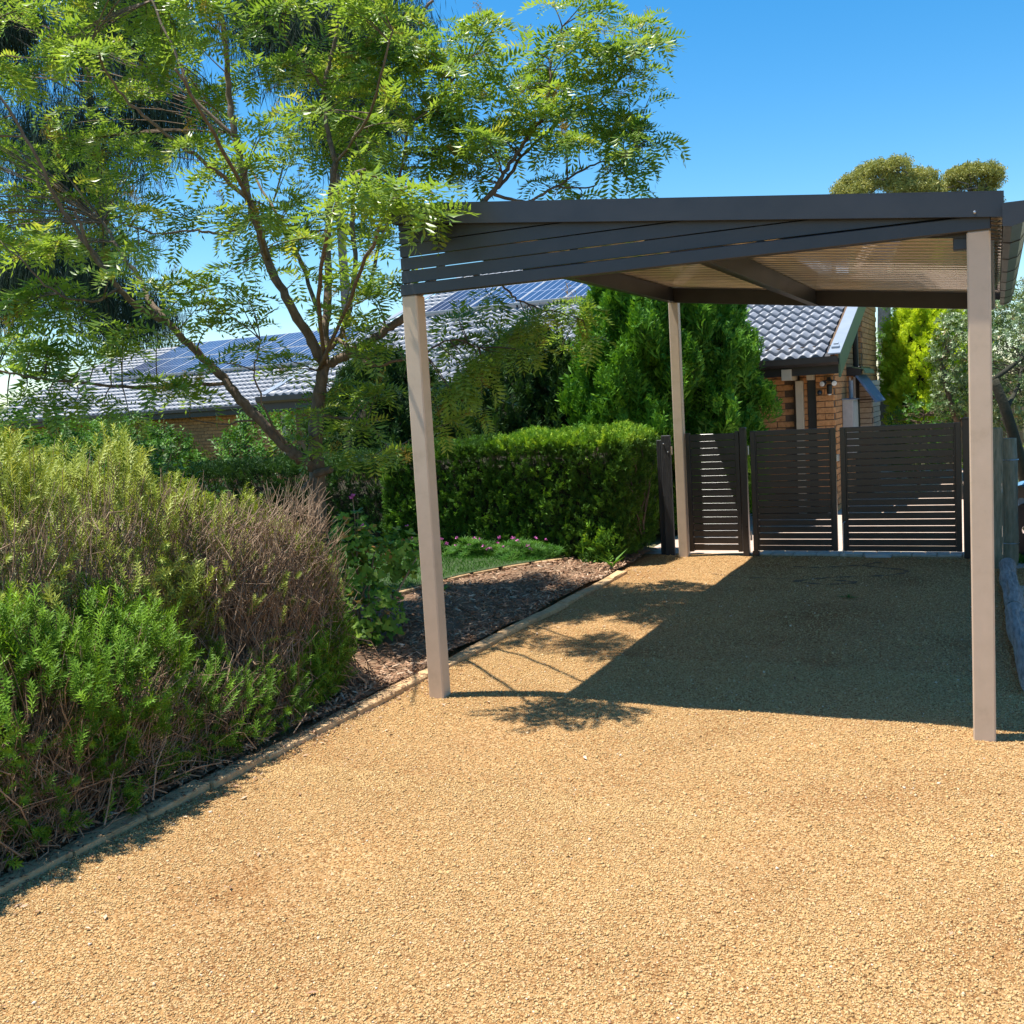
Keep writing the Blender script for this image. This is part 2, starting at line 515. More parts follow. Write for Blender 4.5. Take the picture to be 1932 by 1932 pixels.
# gravel driveway as a gently uneven sheet
gx = np.concatenate([np.linspace(-.62, 3.4, 42), np.linspace(3.6, 10, 14)])
gy = np.concatenate([np.linspace(-13, -4.2, 18), np.linspace(-4, 5.72, 98)])
GX, GY = np.meshgrid(gx, gy)
GZ = gnoise(GX, GY)
V = np.stack([GX.ravel(), GY.ravel(), GZ.ravel()], 1)
nx, ny = len(gx), len(gy)
F = [[j*nx+i, j*nx+i+1, (j+1)*nx+i+1, (j+1)*nx+i] for j in range(ny-1) for i in range(nx-1)
     if not (gx[i] > 3.35 and gy[j] > .9)]
driveway = tag(obj('driveway', V, F, 'gravel', smooth=True, org=(0, 0, 0)), 'golden crushed gravel driveway leading under the carport', 'driveway', kind='structure')

# damp trail of leaked water on the gravel near the gates
stain = []
for path in ([(1.30, 4.95), (1.62, 4.9), (1.95, 5.02), (2.10, 5.2)], [(1.95, 4.98), (2.35, 4.75), (2.25, 4.5), (1.75, 4.35), (1.45, 4.12)],
             [(1.45, 4.12), (1.75, 4.0), (2.0, 4.08), (1.8, 4.22)], [(.62, 4.42), (1.0, 4.3), (1.45, 4.22)]):
    P = spline([(x, y, 0) for x, y in path], 7)
    T = unit(np.gradient(P, axis=0)); Nn = np.stack([-T[:, 1], T[:, 0], 0*T[:, 0]], 1)
    wd = (.022+.016*np.sin(np.arange(len(P))*1.7)+.01*rng.uniform(-1, 1, len(P)))[:, None]
    if path[0][0] < 1: wd = wd*.35
    A, B = P+Nn*wd, P-Nn*wd
    for q in (A, B): q[:, 2] = gnoise(q[:, 0], q[:, 1])+.005
    n = len(P)
    stain.append((np.concatenate([A, B]), [[i, i+1, n+i+1, n+i] for i in range(n-1)]))
V, F = cat(stain)
obj('damp_stain', V, F, 'wet_gravel', driveway)

# gravel stones: real stones where they show singly, too many to count
def octa():
    v = np.array([(1, 0, 0), (0, 1, 0), (-1, 0, 0), (0, -1, 0), (0, 0, .8), (0, 0, -.8)], float)*rng.uniform(.65, 1.25, (6, 1))
    v += rng.uniform(-.22, .22, v.shape)
    f = np.array([(0, 1, 4), (1, 2, 4), (2, 3, 4), (3, 0, 4), (1, 0, 5), (2, 1, 5), (3, 2, 5), (0, 3, 5)])
    return v, f
STONES = [octa() for _ in range(9)]
def stones(n, yr, smin, smax, power=1.0, xr=(-.3, 3.5)):
    y = yr[0]+(yr[1]-yr[0])*rng.uniform(0, 1, n)**power
    # keep to what the view cone covers, with a margin for a step aside
    x = rng.uniform(xr[0], xr[1], n)
    keep = (x > kerb_x(y)+.06-np.abs(rng.normal(0, .035, n)))
    d = (np.stack([x, y, 0*x], 1)-CAM)
    sx = (d@rt)/(d@fw)
    keep &= (np.abs(sx) < .62) & ((d@up)/(d@fw) > -.6)
    # wheel paths and thin dusty patches carry fewer loose stones
    path = np.exp(-((x-.75)/.22)**2)+np.exp(-((x-2.25)/.22)**2)
    patch = np.sin(x*2.3+y*1.1)*np.sin(y*1.9-x*.7)+.5*np.sin(x*5.1-y*3.3)
    keep &= rng.uniform(0, 1, n) < np.clip(.95-.38*path+.35*patch, .25, 1)
    x, y = x[keep], y[keep]
    s = rng.uniform(smin, smax, len(x))*np.where(rng.uniform(0, 1, len(x)) < .04, 1.75, 1)
    pos = np.stack([x, y, gnoise(x, y)+s*.25], 1)
    dirs = np.stack([rng.normal(0, .4, len(x)), rng.normal(0, .4, len(x)), np.ones(len(x))], 1)
    tint = np.clip(.12+.75*rng.uniform(0, 1, len(x))+np.where(rng.uniform(0, 1, len(x)) < .015, .4, 0), 0, .96)
    return scatter(STONES, pos, dirs, s, tint, jit=.05)
V, F, T = merge([stones(150000, (-3.7, -1.2), .0024, .0058), stones(85000, (-1.4, 1.2), .0028, .0064), stones(30000, (1.0, 5.6), .004, .008)])
tag(obj('gravel', V, F, 'gravel_stone', tint=T, org=(0, 0, 0)), 'loose golden gravel stones strewn over the driveway', 'gravel', kind='stuff')

# dry leaf bits and sticks blown on the gravel
n = 420
y = rng.uniform(-3.4, 5.3, n); x = kerb_x(y)+.07+np.abs(rng.normal(0, .28, n))
k = rng.integers(0, n, 110); x[k] = rng.uniform(0, 3.2, 110)
BIT = [blades([blade((0, -.5, 0), (0, 1, .05), (0, 0, 1), 1, .38, .3)]), blades([blade((0, -.5, 0), (.1, 1, .05), (0, 0, 1), 1, .07, .3)])]
V, F, T = scatter(BIT, np.stack([x, y, gnoise(x, y)+.009], 1), np.stack([rng.normal(0, .18, n), rng.normal(0, .18, n), np.ones(n)], 1), rng.uniform(.012, .045, n), rng.uniform(.1, 1, n))
tag(obj('leaf_litter', V, F, 'mulch', tint=T, org=(0, 0, 0)), 'brown leaf litter scattered on the gravel along the edging', 'leaf litter', kind='stuff')

# bark and leaf debris washed over the edging under the rosemary
n = 4200
y = rng.uniform(-4.2, .6, n); x = kerb_x(y)-.07+np.abs(rng.normal(0, .10, n))
V, F, T = scatter(BIT, np.stack([x, y, np.where(x < kerb_x(y)+.055, .03, gnoise(x, y)+.006)], 1), np.stack([rng.normal(0, .25, n), rng.normal(0, .25, n), np.ones(n)], 1), rng.uniform(.008, .032, n), rng.uniform(0, .75, n)**1.5)
tag(obj('bark_debris', V, F, 'mulch', tint=T, org=(0, 0, 0)), 'dark bark debris lying over the kerb under the rosemary', 'debris', kind='stuff')

# small weed on the drive
wl = []
for i in range(26):
    a = rng.uniform(0, 6.28); L = rng.uniform(.03, .075)
    wl.append(blade((2.02+.05*math.cos(a*3)*rng.uniform(0, 1), 3.42+.03*math.sin(a*2), .004), (math.cos(a), .5*math.sin(a), .3), (0, 0, 1), L, .012, .3, .2))
V, F = blades(wl)
tag(obj('weed', V, F, 'shade_leaf', tint=rng.uniform(.3, .8, len(V)), org=(2.02, 3.42, 0)), 'tiny flat green weed growing alone in the shaded gravel', 'weed')

# raised garden bed soil with mulch
bx = np.linspace(-5.2, -.34, 50); by = np.linspace(-4.2, 5.9, 90)
BX, BY = np.meshgrid(bx, by)
BX2 = BX+(kerb_x(BY)-(-.27))*R(BX, -5.2, -.34)
BZ = .035+.05*np.clip((-.34-BX)/.7, 0, 1)+.012*np.sin(BX*5+BY*3)+.01*np.sin(BY*7-BX*4)
V = np.stack([BX2.ravel(), BY.ravel(), BZ.ravel()], 1)
nx, ny = len(bx), len(by)
F = [[j*nx+i, j*nx+i+1, (j+1)*nx+i+1, (j+1)*nx+i] for j in range(ny-1) for i in range(nx-1)]
tag(obj('garden_bed', V, F, 'soil', smooth=True, org=(0, 0, 0)), 'dark soil of the raised garden bed beside the drive', 'garden bed', kind='structure')
def bedz(x, y):
    x0 = x
    return .035+.05*np.clip((-.34-x0)/.7, 0, 1)+.012*np.sin(x0*5+y*3)+.01*np.sin(y*7-x0*4)

LAWN = [(-1.86, 2.35), (-1.72, 3.0), (-1.62, 3.5), (-1.36, 4.1), (-1.05, 4.55), (-1.2, 5.0), (-5.0, 5.3), (-5.0, 1.6), (-2.6, 1.7), (-2.1, 1.95)]
def inpoly(x, y, poly):
    c = np.zeros(len(x), bool); n = len(poly); j = n-1
    for i in range(n):
        xi, yi = poly[i]; xj, yj = poly[j]
        c ^= ((yi > y) != (yj > y)) & (x < (xj-xi)*(y-yi)/(yj-yi+1e-12)+xi); j = i
    return c
sheet('lawn', LAWN, .125, 'lawn_soil', 'small shaded lawn behind the mulch strip', 'lawn')
n = 26000
x = rng.uniform(-4.2, -1.0, n); y = rng.uniform(1.7, 5.1, n); kp = inpoly(x, y, LAWN); x, y = x[kp], y[kp]; n = len(x)
GB = [blades([blade((0, 0, 0), (.1, 0, 1), (0, 1, 0), 1, .16, .2, .25)]), blades([blade((0, 0, 0), (-.15, .1, 1), (0, 1, 0), 1, .14, .2, .4)])]
V, F, T = scatter(GB, np.stack([x, y, np.full(n, .124)], 1), np.stack([rng.normal(0, .35, n), rng.normal(0, .35, n), np.ones(n)], 1), rng.uniform(.025, .05, n), rng.uniform(.1, .9, n))
tag(obj('grass', V, F, 'grass_blade', tint=T, org=(0, 0, 0)), 'short fine green grass of the small lawn', 'grass', kind='stuff')

# mulch chips
n = 15000
y = -4+9.2*rng.uniform(0, 1, n); x = kerb_x(y)-.07-2.4*rng.uniform(0, 1, n)**1.5
kp = ~inpoly(x, y, LAWN); x, y = x[kp], y[kp]; n = len(x)
def chip():
    v = np.array([(-.5, -.13, 0), (.5, -.1, .02), (.5, .1, 0), (-.5, .13, .02), (-.45, -.08, .07), (.45, -.1, .09), (.4, .08, .07), (-.5, .1, .08)])+rng.uniform(-.05, .05, (8, 3))
    f = np.array([(0, 1, 5), (0, 5, 4), (1, 2, 6), (1, 6, 5), (2, 3, 7), (2, 7, 6), (3, 0, 4), (3, 4, 7), (4, 5, 6), (4, 6, 7)])
    return v[:, [0, 1, 2]], f
CH = [chip() for _ in range(6)]
V, F, T = scatter(CH, np.stack([x, y, bedz(x, y)+rng.uniform(0, .028, n)], 1), np.stack([rng.normal(0, .35, n), rng.normal(0, .35, n), np.ones(n)], 1), rng.uniform(.02, .065, n), np.clip(rng.beta(1.6, 2.2, n), 0, 1), jit=.04)
tag(obj('wood_mulch', V, F, 'mulch', tint=T, org=(0, 0, 0)), 'brown wood chip mulch spread over the garden bed', 'mulch', kind='stuff')

# kerb of long pavers along the drive
kerb = thing('kerb', (-.27, 1, 0), 'row of worn sandy paver blocks edging the drive', 'kerb')
kerb['kind'] = 'structure'
KM = []
for i in range(4):
    v, f = cbox(-.052, .052, -.197, .197, -.06, .026, .008)
    v = v+rng.uniform(-.004, .004, v.shape)
    me = mk('kerb_stone', v, f); me.materials.append(MATS['kerb_stone']); KM.append(me)
y = -4.6
i = 0
while y < 4.35:
    o = place('kerb_stone', KM[i % 4], (float(kerb_x(y))+rng.uniform(-.008, .008), y, rng.uniform(-.006, .006)), kerb, rot=(rng.uniform(-.02, .02), rng.uniform(-.04, .04), -.0+rng.uniform(-.025, .025)))
    y += .4; i += 1
# lawn edging
edge = thing('lawn_edging', (-1.7, 3, .1), 'pale low stone edging between the lawn and the mulch', 'edging')
edge['kind'] = 'structure'
v, f = cbox(-.04, .04, -.16, .16, -.05, .03, .006)
me = mk('edging_stone', v, f); me.materials.append(MATS['kerb_stone'])
EP = spline([(-2.35, 1.82, 0), (-1.88, 2.35, 0), (-1.74, 3.0, 0), (-1.63, 3.5, 0), (-1.36, 4.1, 0), (-1.02, 4.58, 0)], 12)
acc = 0
for a, b in zip(EP[:-1], EP[1:]):
    acc += np.linalg.norm(b-a)
    if acc > .345:
        acc = 0; d = b-a
        place('edging_stone', me, (b[0], b[1], .088), edge, rot=(0, 0, math.atan2(d[1], d[0])-math.pi/2))

# paved yard behind the gates, with a row of single pavers at the threshold
sheet('paved_yard', [(-.5, 5.7), (3.25, 5.7), (3.25, 17), (1.0, 17), (1.0, 9.4), (-.5, 9.4)], -.004, 'paving', 'pale pinkish paved yard behind the slatted gates', 'paving')
yard = bpy.data.objects['paved_yard']
v, f = cbox(-.112, .112, -.055, .055, -.04, .022, .005)
me = mk('paver', v, f); me.materials.append(MATS['pale_brick'])
for r in range(3):
    for i in range(10):
        place('paver', me, (.84+.232*i+(.116 if r % 2 else 0), 5.66+.115*r, rng.uniform(-.004, .002)), yard, rot=(0, 0, rng.uniform(-.02, .02)))
v, f = cbox(1.92, 2.16, 5.52, 5.60, -.02, .035, .006)
tag(obj('stone_block', v, f, 'meter_grey', org=(2.04, 5.56, 0)), 'flat grey block lying at the foot of the right gate', 'block')
sheet('side_path', [(3.28, .9), (7.2, .9), (7.2, 5.3), (3.28, 5.3)], -.006, 'concrete', 'grey concrete path beyond the timber logs', 'path')
sheet('neighbour_yard', [(3.28, 5.3), (9.5, 5.3), (9.5, 30), (3.28, 30)], -.02, 'lawn_soil', 'grassy neighbouring yard behind the timber posts', 'yard')
n = 9000
x = rng.uniform(3.28, 4.6, n); y = 5.3+6*rng.uniform(0, 1, n)**1.5
V, F, T = scatter(GB, np.stack([x, y, np.full(n, -.02)], 1), np.stack([rng.normal(0, .4, n), rng.normal(0, .4, n), np.ones(n)], 1), rng.uniform(.03, .08, n), rng.uniform(.1, .9, n))
tag(obj('grass', V, F, 'grass_blade', tint=T, org=(3.3, 5.4, 0)), 'rough green grass of the neighbouring yard', 'grass', kind='stuff')

# ================================================================== carport
W_, D_ = 3.114, 5.48
cp = thing('carport', (W_/2, D_/2, 0), 'charcoal skillion carport on beige posts with slatted front', 'carport')
def roofz(x): return 2.905-.1154*(x-.1)          # top of roof line
def P_(name, geo, mat, par=None, **k):
    return obj(name, geo[0], geo[1], mat, par or cp, **k)
for nm, (x, y, h) in {'a': (0, 0, 2.4), 'b': (W_-.1, 0, 2.4), 'c': (0, D_, 2.72), 'd': (W_-.13, D_, 2.4)}.items():
    P_('post', cbox(x, x+.1, y, y+.1, -.05, h, .007), 'beige_paint', org=(x+.05, y+.05, 0))
# horizontal infill slats: level boards from the post heads up to the sloping barge
for k in range(6):
    z0 = 2.4+.0745*k
    z1 = z0+(.068 if k else .066)
    xr = min(W_-.004, (2.905-.055+.01154-z0)/.1154+.0)      # runs on behind the barge
    xl = .004
    if k == 0:
        P_('front_beam', cbox(.0, W_+.002, -.006, .058, z0, z1, .004), 'charcoal_paint')
    else:
        zr = lambda x: roofz(x)-.03
        xe = min(W_-.14, (2.905-.03+.01154-z1)/.1154)
        pts = [(xl, z0), (min(W_-.14, (2.905-.03+.01154-z0)/.1154), z0), (max(xe, .02), z1), (xl, z1)]
        P_('slat', prism(pts, 'y', .012, .030), 'charcoal_paint')
P_('end_stile', cbox(.001, .038, .032, .056, 2.467, 2.86, .003), 'charcoal_paint')
for xx in (1.05, 2.05):
    P_('stile', cbox(xx, xx+.04, .0315, .056, 2.467, roofz(xx)-.06, .003), 'charcoal_paint')
def sloped(x0, x1, y0, y1, dz0, dz1):
    """bar following the roof fall; dz below roof line"""
    return prism([(x0, roofz(x0)+dz0), (x1, roofz(x1)+dz0), (x1, roofz(x1)+dz1), (x0, roofz(x0)+dz1)], 'y', y0, y1)
P_('front_rafter', sloped(.04, W_-.005, .0585, .0605, -.19, -.05), 'dark_trim')
barge = P_('barge_board', sloped(.0, 3.17, -.042, -.036, -.108, 0), 'charcoal_paint')
P_('barge_cap', sloped(.0, 3.17, -.042, .10, 0.0005, .006), 'charcoal_paint')
P_('barge_lip', sloped(.0, 3.17, -.036, -.012, -.108, -.103), 'charcoal_paint')
sc = lathe([(.002, 0), (.007, -.001), (.007, -.006), (.004, -.010), (.001, -.0105)], (3.05, -.042, roofz(3.05)-.088), 'y', 10)
P_('screw', sc, 'zinc', barge)
P_('rear_barge', sloped(.0, 3.17, 5.562, 5.568, -.108, 0), 'charcoal_paint')
P_('side_barge', cbox(-.007, -.0015, -.04, 5.56, roofz(0)-.11, roofz(0)+.006, .001), 'charcoal_paint')
# beams and purlins
P_('rear_beam', sloped(.03, W_-.005, D_-.03, D_+.03, -.205, -.055), 'dark_trim')
for nm, xx in (('side_beam', .012), ('purlin', 1.46), ('side_beam', W_-.062)):
    zt = roofz(xx+.06)-.052
    y1 = D_-.032
    P_(nm, cbox(xx, xx+.058, .062, y1, zt-.15, zt, .004), 'dark_trim')
    P_('flange', cbox(xx+.0585, xx+.075, .064, y1-.002, zt-.15, zt-.146, .001), 'charcoal_paint')
P_('bracket', cbox(W_-.16, W_-.065, .07, .12, 2.33, 2.44, .003), 'charcoal_paint')
# corrugated roof sheets, ribs running with the fall
nsh = 8
y0, y1 = .01, 5.555
wsh = (y1-y0)/nsh
pit = wsh/4
for i in range(nsh):
    a = y0+i*wsh
    ys, pr = [], []
    for k in range(4):
        for f_, h_ in ((0, 0), (.10, .003), (.20, 0), (.42, 0), (.52, .003), (.60, 0), (.68, .020), (.72, .022), (.86, .022), (.90, .020)):
            ys.append(a+pit*(k+f_)); pr.append(h_)
    ys.append(a+wsh); pr.append(0)
    ys, pr = np.array(ys), np.array(pr)
    xs = np.array([.0, 3.21]); n1_ = len(ys)
    V = []
    for t in (0, -.0008):
        for xx in xs:
            for yy, dz in zip(ys, pr):
                V.append((xx, yy, roofz(xx)-.045+dz+t))
    F = [[j, j+1, n1_+j+1, n1_+j] for j in range(n1_-1)]
    F2 = [[q+2*n1_ for q in f][::-1] for f in F]
    o = P_('roof_sheet', (np.array(V), F+F2), 'charcoal_paint')
    o.data.materials.append(MATS['cream_sheet'])
    for pi, p in enumerate(o.data.polygons):
        p.material_index = 0 if pi < len(F) else 1
# quad gutter down the low side
gz = roofz(3.2)-.055
prof = [(3.165, gz), (3.165, gz-.095), (3.20, gz-.10), (3.245, gz-.088), (3.268, gz-.05), (3.276, gz-.004), (3.270, gz-.004), (3.262, gz-.048), (3.242, gz-.082), (3.20, gz-.094), (3.171, gz-.09), (3.171, gz)]
gut = P_('gutter', prism(prof, 'y', -.09, 5.58), 'charcoal_paint')
P_('gutter_bead', tube([(3.274, -.09, gz-.002), (3.274, 5.58, gz-.002)], .008, 8), 'charcoal_paint', gut)
P_('end_cap', prism([(3.163, gz+.004), (3.163, gz-.097), (3.20, gz-.102), (3.247, gz-.09), (3.27, gz-.05), (3.278, gz+.004)], 'y', -.0935, -.0905), 'charcoal_paint', gut)
for k in range(7):
    yy = .55+.8*k
    P_('gutter_strap', prism([(3.1665, gz-.0945), (3.20, gz-.1015), (3.2465, gz-.0895), (3.2695, gz-.05), (3.272, gz-.05), (3.2485, gz-.092), (3.20, gz-.1045), (3.1665, gz-.0975)], 'y', yy, yy+.022), 'dark_trim', gut)

# ================================================================== slatted fence panel and gates
GYp = 5.52
def slats(par, x0, x1, z0, z1, n, gap=.009):
    p = (z1-z0)/n
    v, f = cbox(-(x1-x0)/2, (x1-x0)/2, -.008, .008, -(p-gap)/2, (p-gap)/2, .002)
    me = mk('slat', v, f); me.materials.append(MATS['gate_paint'])
    for i in range(n):
        place('slat', me, ((x0+x1)/2, GYp+.022, z0+p*(i+.5)), par)
fp = thing('fence_panel', (.42, GYp, 0), 'narrow fixed slatted panel beside the rear beige post', 'fence')
P2 = lambda par, name, geo, mat='gate_paint': obj(name, geo[0], geo[1], mat, par)
P2(fp, 'stile', cbox(.112, .160, GYp, GYp+.05, .05, 1.325, .003))
P2(fp, 'stile', cbox(.640, .686, GYp, GYp+.05, .05, 1.325, .003))
slats(fp, .1605, .6395, .06, 1.31, 17, .0055)
pp = P2(fp, 'post', cbox(.692, .757, GYp-.01, GYp+.055, -.05, 1.345, .003))
P2(fp, 'cap', prism([(.688, 1.3455), (.761, 1.3455), (.761, 1.352), (.748, 1.362), (.701, 1.362), (.688, 1.352)], 'y', GYp-.014, GYp+.059))
def gate(name, x0, x1, label, n):
    g = thing(name, ((x0+x1)/2, GYp, .06), label, 'gate', 'slatted driveway gates')
    z0, z1 = .065, 1.318
    f_ = .05
    fr = P2(g, 'frame', cat([cbox(x0, x0+f_, GYp, GYp+.045, z0, z1, .003), cbox(x1-f_, x1, GYp, GYp+.045, z0, z1, .003),
                        cbox(x0+f_+.0005, x1-f_-.0005, GYp+.001, GYp+.044, z1-f_, z1-.001, .003), cbox(x0+f_+.0005, x1-f_-.0005, GYp+.001, GYp+.044, z0+.001, z0+f_, .003)]))
    P2(g, 'bead', cat([cbox(x0+f_+.001, x0+f_+.013, GYp+.008, GYp+.04, z0+f_+.001, z1-f_-.001, .001), cbox(x1-f_-.013, x1-f_-.001, GYp+.008, GYp+.04, z0+f_+.001, z1-f_-.001, .001)]))
    slats(g, x0+f_+.0135, x1-f_-.0135, z0+f_+.002, z1-f_-.002, n, .0066)
    return g
g1 = gate('driveway_gate', .80, 1.655, 'narrower slatted gate leaf hung on the post next to the fixed panel', 17)
g2 = gate('driveway_gate', 1.70, 2.815, 'wider slatted gate leaf closing against the right post', 17)
for zc in (.22, 1.12):
    obj('hinge', *lathe([(.009, -.05), (.011, -.045), (.011, .045), (.009, .05)], (.777, GYp+.02, zc), 'z', 10), 'zinc', g1)
obj('hinge_foot', *cbox(.79, .86, GYp-.012, GYp+.03, .012, .062, .004), 'gate_paint', g1)
obj('latch', *cat([cbox(1.662, 1.692, GYp-.006, GYp+.012, .98, 1.05, .003), lathe([(.006, -.02), (.006, .02)], (1.677, GYp-.012, 1.015), 'z', 8)]), 'zinc', g1)
obj('drop_bolt', *tube([(1.71, GYp-.012, .02), (1.71, GYp-.012, .35), (1.735, GYp-.012, .37)], .006, 8), 'zinc', g2)
gp = thing('gate_post', (2.86, GYp, 0), 'dark steel gate post behind the front right beige post', 'post')
obj('shaft', *cbox(2.83, 2.895, GYp-.01, GYp+.055, -.05, 1.345, .003), 'gate_paint', gp)
obj('cap', *prism([(2.826, 1.3455), (2.899, 1.3455), (2.899, 1.352), (2.885, 1.362), (2.84, 1.362), (2.826, 1.352)], 'y', GYp-.014, GYp+.059), 'gate_paint', gp)

# old black timber fence post by the hedge, leaning a little
bp_ = thing('timber_post', (-.1, 5.62, 0), 'rough black timber post between the hedge and the rear beige post', 'post')
def plank(x, y, w_, d_, h, lean):
    v, f = cbox(x-w_/2, x+w_/2, y-d_/2, y+d_/2, -.05, h, .006)
    v = v.copy(); v[:, 0] += (h-v[:, 2])*lean
    return v, f
obj('plank', *plank(-.125, 5.60, .10, .05, 1.31, .0), 'black_timber', bp_)
obj('plank', *plank(-.20, 5.66, .09, .05, 1.26, .0), 'black_timber', bp_)
for zz, xx in ((1.22, -.155), (1.13, -.11)):
    obj('bolt', *lathe([(.008, 0), (.008, -.006), (.003, -.009)], (xx+.01, 5.573, zz), 'y', 8), 'zinc', bp_)
obj('splice_block', *cbox(-.0745, -.062, 5.59, 5.62, 1.10, 1.19, .002), 'cream_timber', bp_)

# timber posts at the right boundary
sp = thing('square_post', (3.13, 5.02, 0), 'weathered square timber post just right of the beige carport post', 'post')
v, f = cbox(3.085, 3.165, 4.98, 5.06, -.05, 1.275, .006)
obj('shaft', v, f, 'mossy_timber', sp)
obj('batten', *cbox(3.166, 3.175, 4.985, 5.05, .0, 1.265, .002), 'mossy_timber', sp)
rp = thing('round_post', (3.225, 5.22, 0), 'thick mossy round timber post beside the square post', 'post')
zz = np.linspace(-.05, 1.165, 22)
rad = .066+.003*np.sin(zz*9)+.004*np.exp(-((zz-.95)/.03)**2)+.004*np.exp(-((zz-.22)/.03)**2)
v, f = tube(np.stack([3.232+.004*np.sin(zz*4), np.full(22, 5.22), zz], 1), rad, 18)
obj('trunk', v, f, 'mossy_timber', rp, smooth=False)
for zz in (.97, .2):
    obj('wire_band', *tube([(3.232+.073*math.cos(a), 5.22+.073*math.sin(a), zz) for a in np.linspace(0, 6.28, 22)], .004, 6, cap=False), 'zinc', rp)
def log(label, a, b, r, seed):
    q = np.random.default_rng(seed)
    t = np.linspace(0, 1, 26)[:, None]
    P = np.array(a)*(1-t)+np.array(b)*t
    P = P+np.stack([.006*np.sin(t[:, 0]*9+seed), 0*t[:, 0], .004*np.sin(t[:, 0]*14)], 1)
    rr = r*(1+.05*np.sin(t[:, 0]*17+seed)+.06*q.normal(0, .5, 26))
    rr[0] *= .86; rr[-1] *= .86
    v, f = tube(P, rr, 16)
    # drying cracks: pull some lengthwise lines in
    for ang in q.integers(0, 16, 5):
        s0 = q.integers(2, 16)
        for i in range(s0, min(25, s0+8)):
            v[i*16+ang] += (P[i]-v[i*16+ang])*.22
    return tag(obj('log', v, f, 'weathered_timber', org=a), label, 'log', 'logs edging the drive')
log('grey split log farther along the right edge of the drive, by the mossy post', (3.195, 4.86, .055), (3.235, 2.92, .055), .068, 1)
log('grey split log nearer along the right edge of the drive', (3.225, 2.88, .05), (3.30, .86, .05), .066, 2)

# ================================================================== brick house
EY, EZ, SL = 9.1, 2.10, .345         # eave line and slope of the tiled roof
HX0, HX1 = -8.3, 1.20
RY = 17.0
hs_ = thing('house', (-3.5, 12, 0), 'brick house with pale grey tiled roof beyond the gates', 'house')
def rz(y): return EZ+SL*(y-EY)
# mortar-coloured wall backing, bricks stand proud of it
wall = obj('wall', *cat([
    cbox(-8.0, .863, 9.614, 9.72, -.05, 2.3, .001),
    cbox(.865, 1.106, 9.514, 9.74, -.05, 2.2, .001),
    prism([(9.742, -.05), (15.0, -.05), (15.0, rz(14.9)), (14.9, rz(14.9)-.02), (9.742, rz(9.742)-.02)], 'x', .95, 1.106)]), 'mortar', hs_)
BL, BH, BJ = .23, .076, .0095
v, f = cbox(-BL/2, BL/2, -.012, .012, -BH/2, BH/2, .004)
BM1 = mk('brick', v, f); BM1.materials.append(MATS['brick'])
v2 = v[:, [1, 0, 2]]*np.array([1, -1, 1])
BM2 = mk('brick', v2, f); BM2.materials.append(MATS['brick'])
v3, f3 = cbox(-BL/4+.002, BL/4-.002, -.012, .012, -BH/2, BH/2, .004)
BM3 = mk('brick', v3, f3); BM3.materials.append(MATS['brick'])
BMP = mk('brick', v2*np.array([1, 1, 1]), f); BMP.materials.append(MATS['pale_brick'])
NB = 0
rest = []
def lay(me, p, first):
    global NB
    if first and NB < 300:
        place('brick', me, p, wall); NB += 1
    else:
        rest.append((me, p))
course = BH+BJ
for k in range(28):
    zc = .04+course*k
    off = (BL+BJ)/2*(k % 2)
    if zc < 2.2:
        lay(BM3, (.70, 9.612, zc), False)
        # set-back wall left of the veranda post
        x = -2.2+off
        while x < .55:
            lay(BM1, (x, 9.612, zc), -1.0 < x and .95 < zc < 2.05); x += BL+BJ
        # corner pier: stretcher course, then two headers
        if k % 2 == 0: lay(BM1, (.988, 9.512, zc), zc > .95)
        else:
            lay(BM3, (.930, 9.512, zc), zc > .95); lay(BM3, (1.048, 9.512, zc), zc > .95)
    # gable wall
    y = 9.62+off
    while y < 14.8:
        if zc < rz(y)-.10 and not (12.05 < y < 14.4):
            lay(BM2, (1.108, y, zc), zc > 1.02 and y < 12.05)
        y += BL+BJ
# chimney breast
ch = obj('chimney', *cat([cbox(1.109, 1.19, 12.062, 14.35, 1.75, 3.62, .001), cbox(1.109, 1.33, 12.10, 13.30, -.05, 1.749, .001)]), 'mortar', hs_)
nb2 = 0
crest = []
v4, f4 = cbox(-.040, .040, -.012, .012, -BH/2, BH/2, .004)
BM4 = mk('brick', v4, f4); BM4.materials.append(MATS['brick'])
BM5 = mk('brick', v4*np.array([2.7, 1, 1]), f4); BM5.materials.append(MATS['pale_brick'])
for k in range(42):
    zc = .04+course*k
    off = (BL+BJ)/2*(k % 2)
    if zc > 1.78:
        if zc < 3.4: place('brick', BM4, (1.150, 12.060, zc), ch)
        y = 12.19+off
        while y < 14.3:
            if zc < 3.3: place('brick', BM2, (1.192, y, zc), ch)
            else: crest.append((BM2, (1.192, y, zc)))
            y += BL+BJ
    elif zc > .9:
        place('brick', BM5, (1.222, 12.098, zc), ch)
        y = 12.23+off
        while y < 13.25:
            place('brick', BMP, (1.332, y, zc), ch); y += BL+BJ
def joined(name, items, par, mat):
    Vs, Fs, k = [], [], 0
    cache = {}
    for me, p in items:
        if me not in cache:
            vv = np.array([v.co[:] for v in me.vertices]); ff = [list(q.vertices) for q in me.polygons]; cache[me] = (vv, ff)
        vv, ff = cache[me]
        Vs.append(vv+np.array(p)); Fs += [[i+k for i in q] for q in ff]; k += len(vv)
    o = obj(name, np.concatenate(Vs), Fs, mat, par); o['kind'] = 'stuff'
    return o
joined('brickwork', rest, wall, 'brick')
joined('brickwork', crest, ch, 'brick')

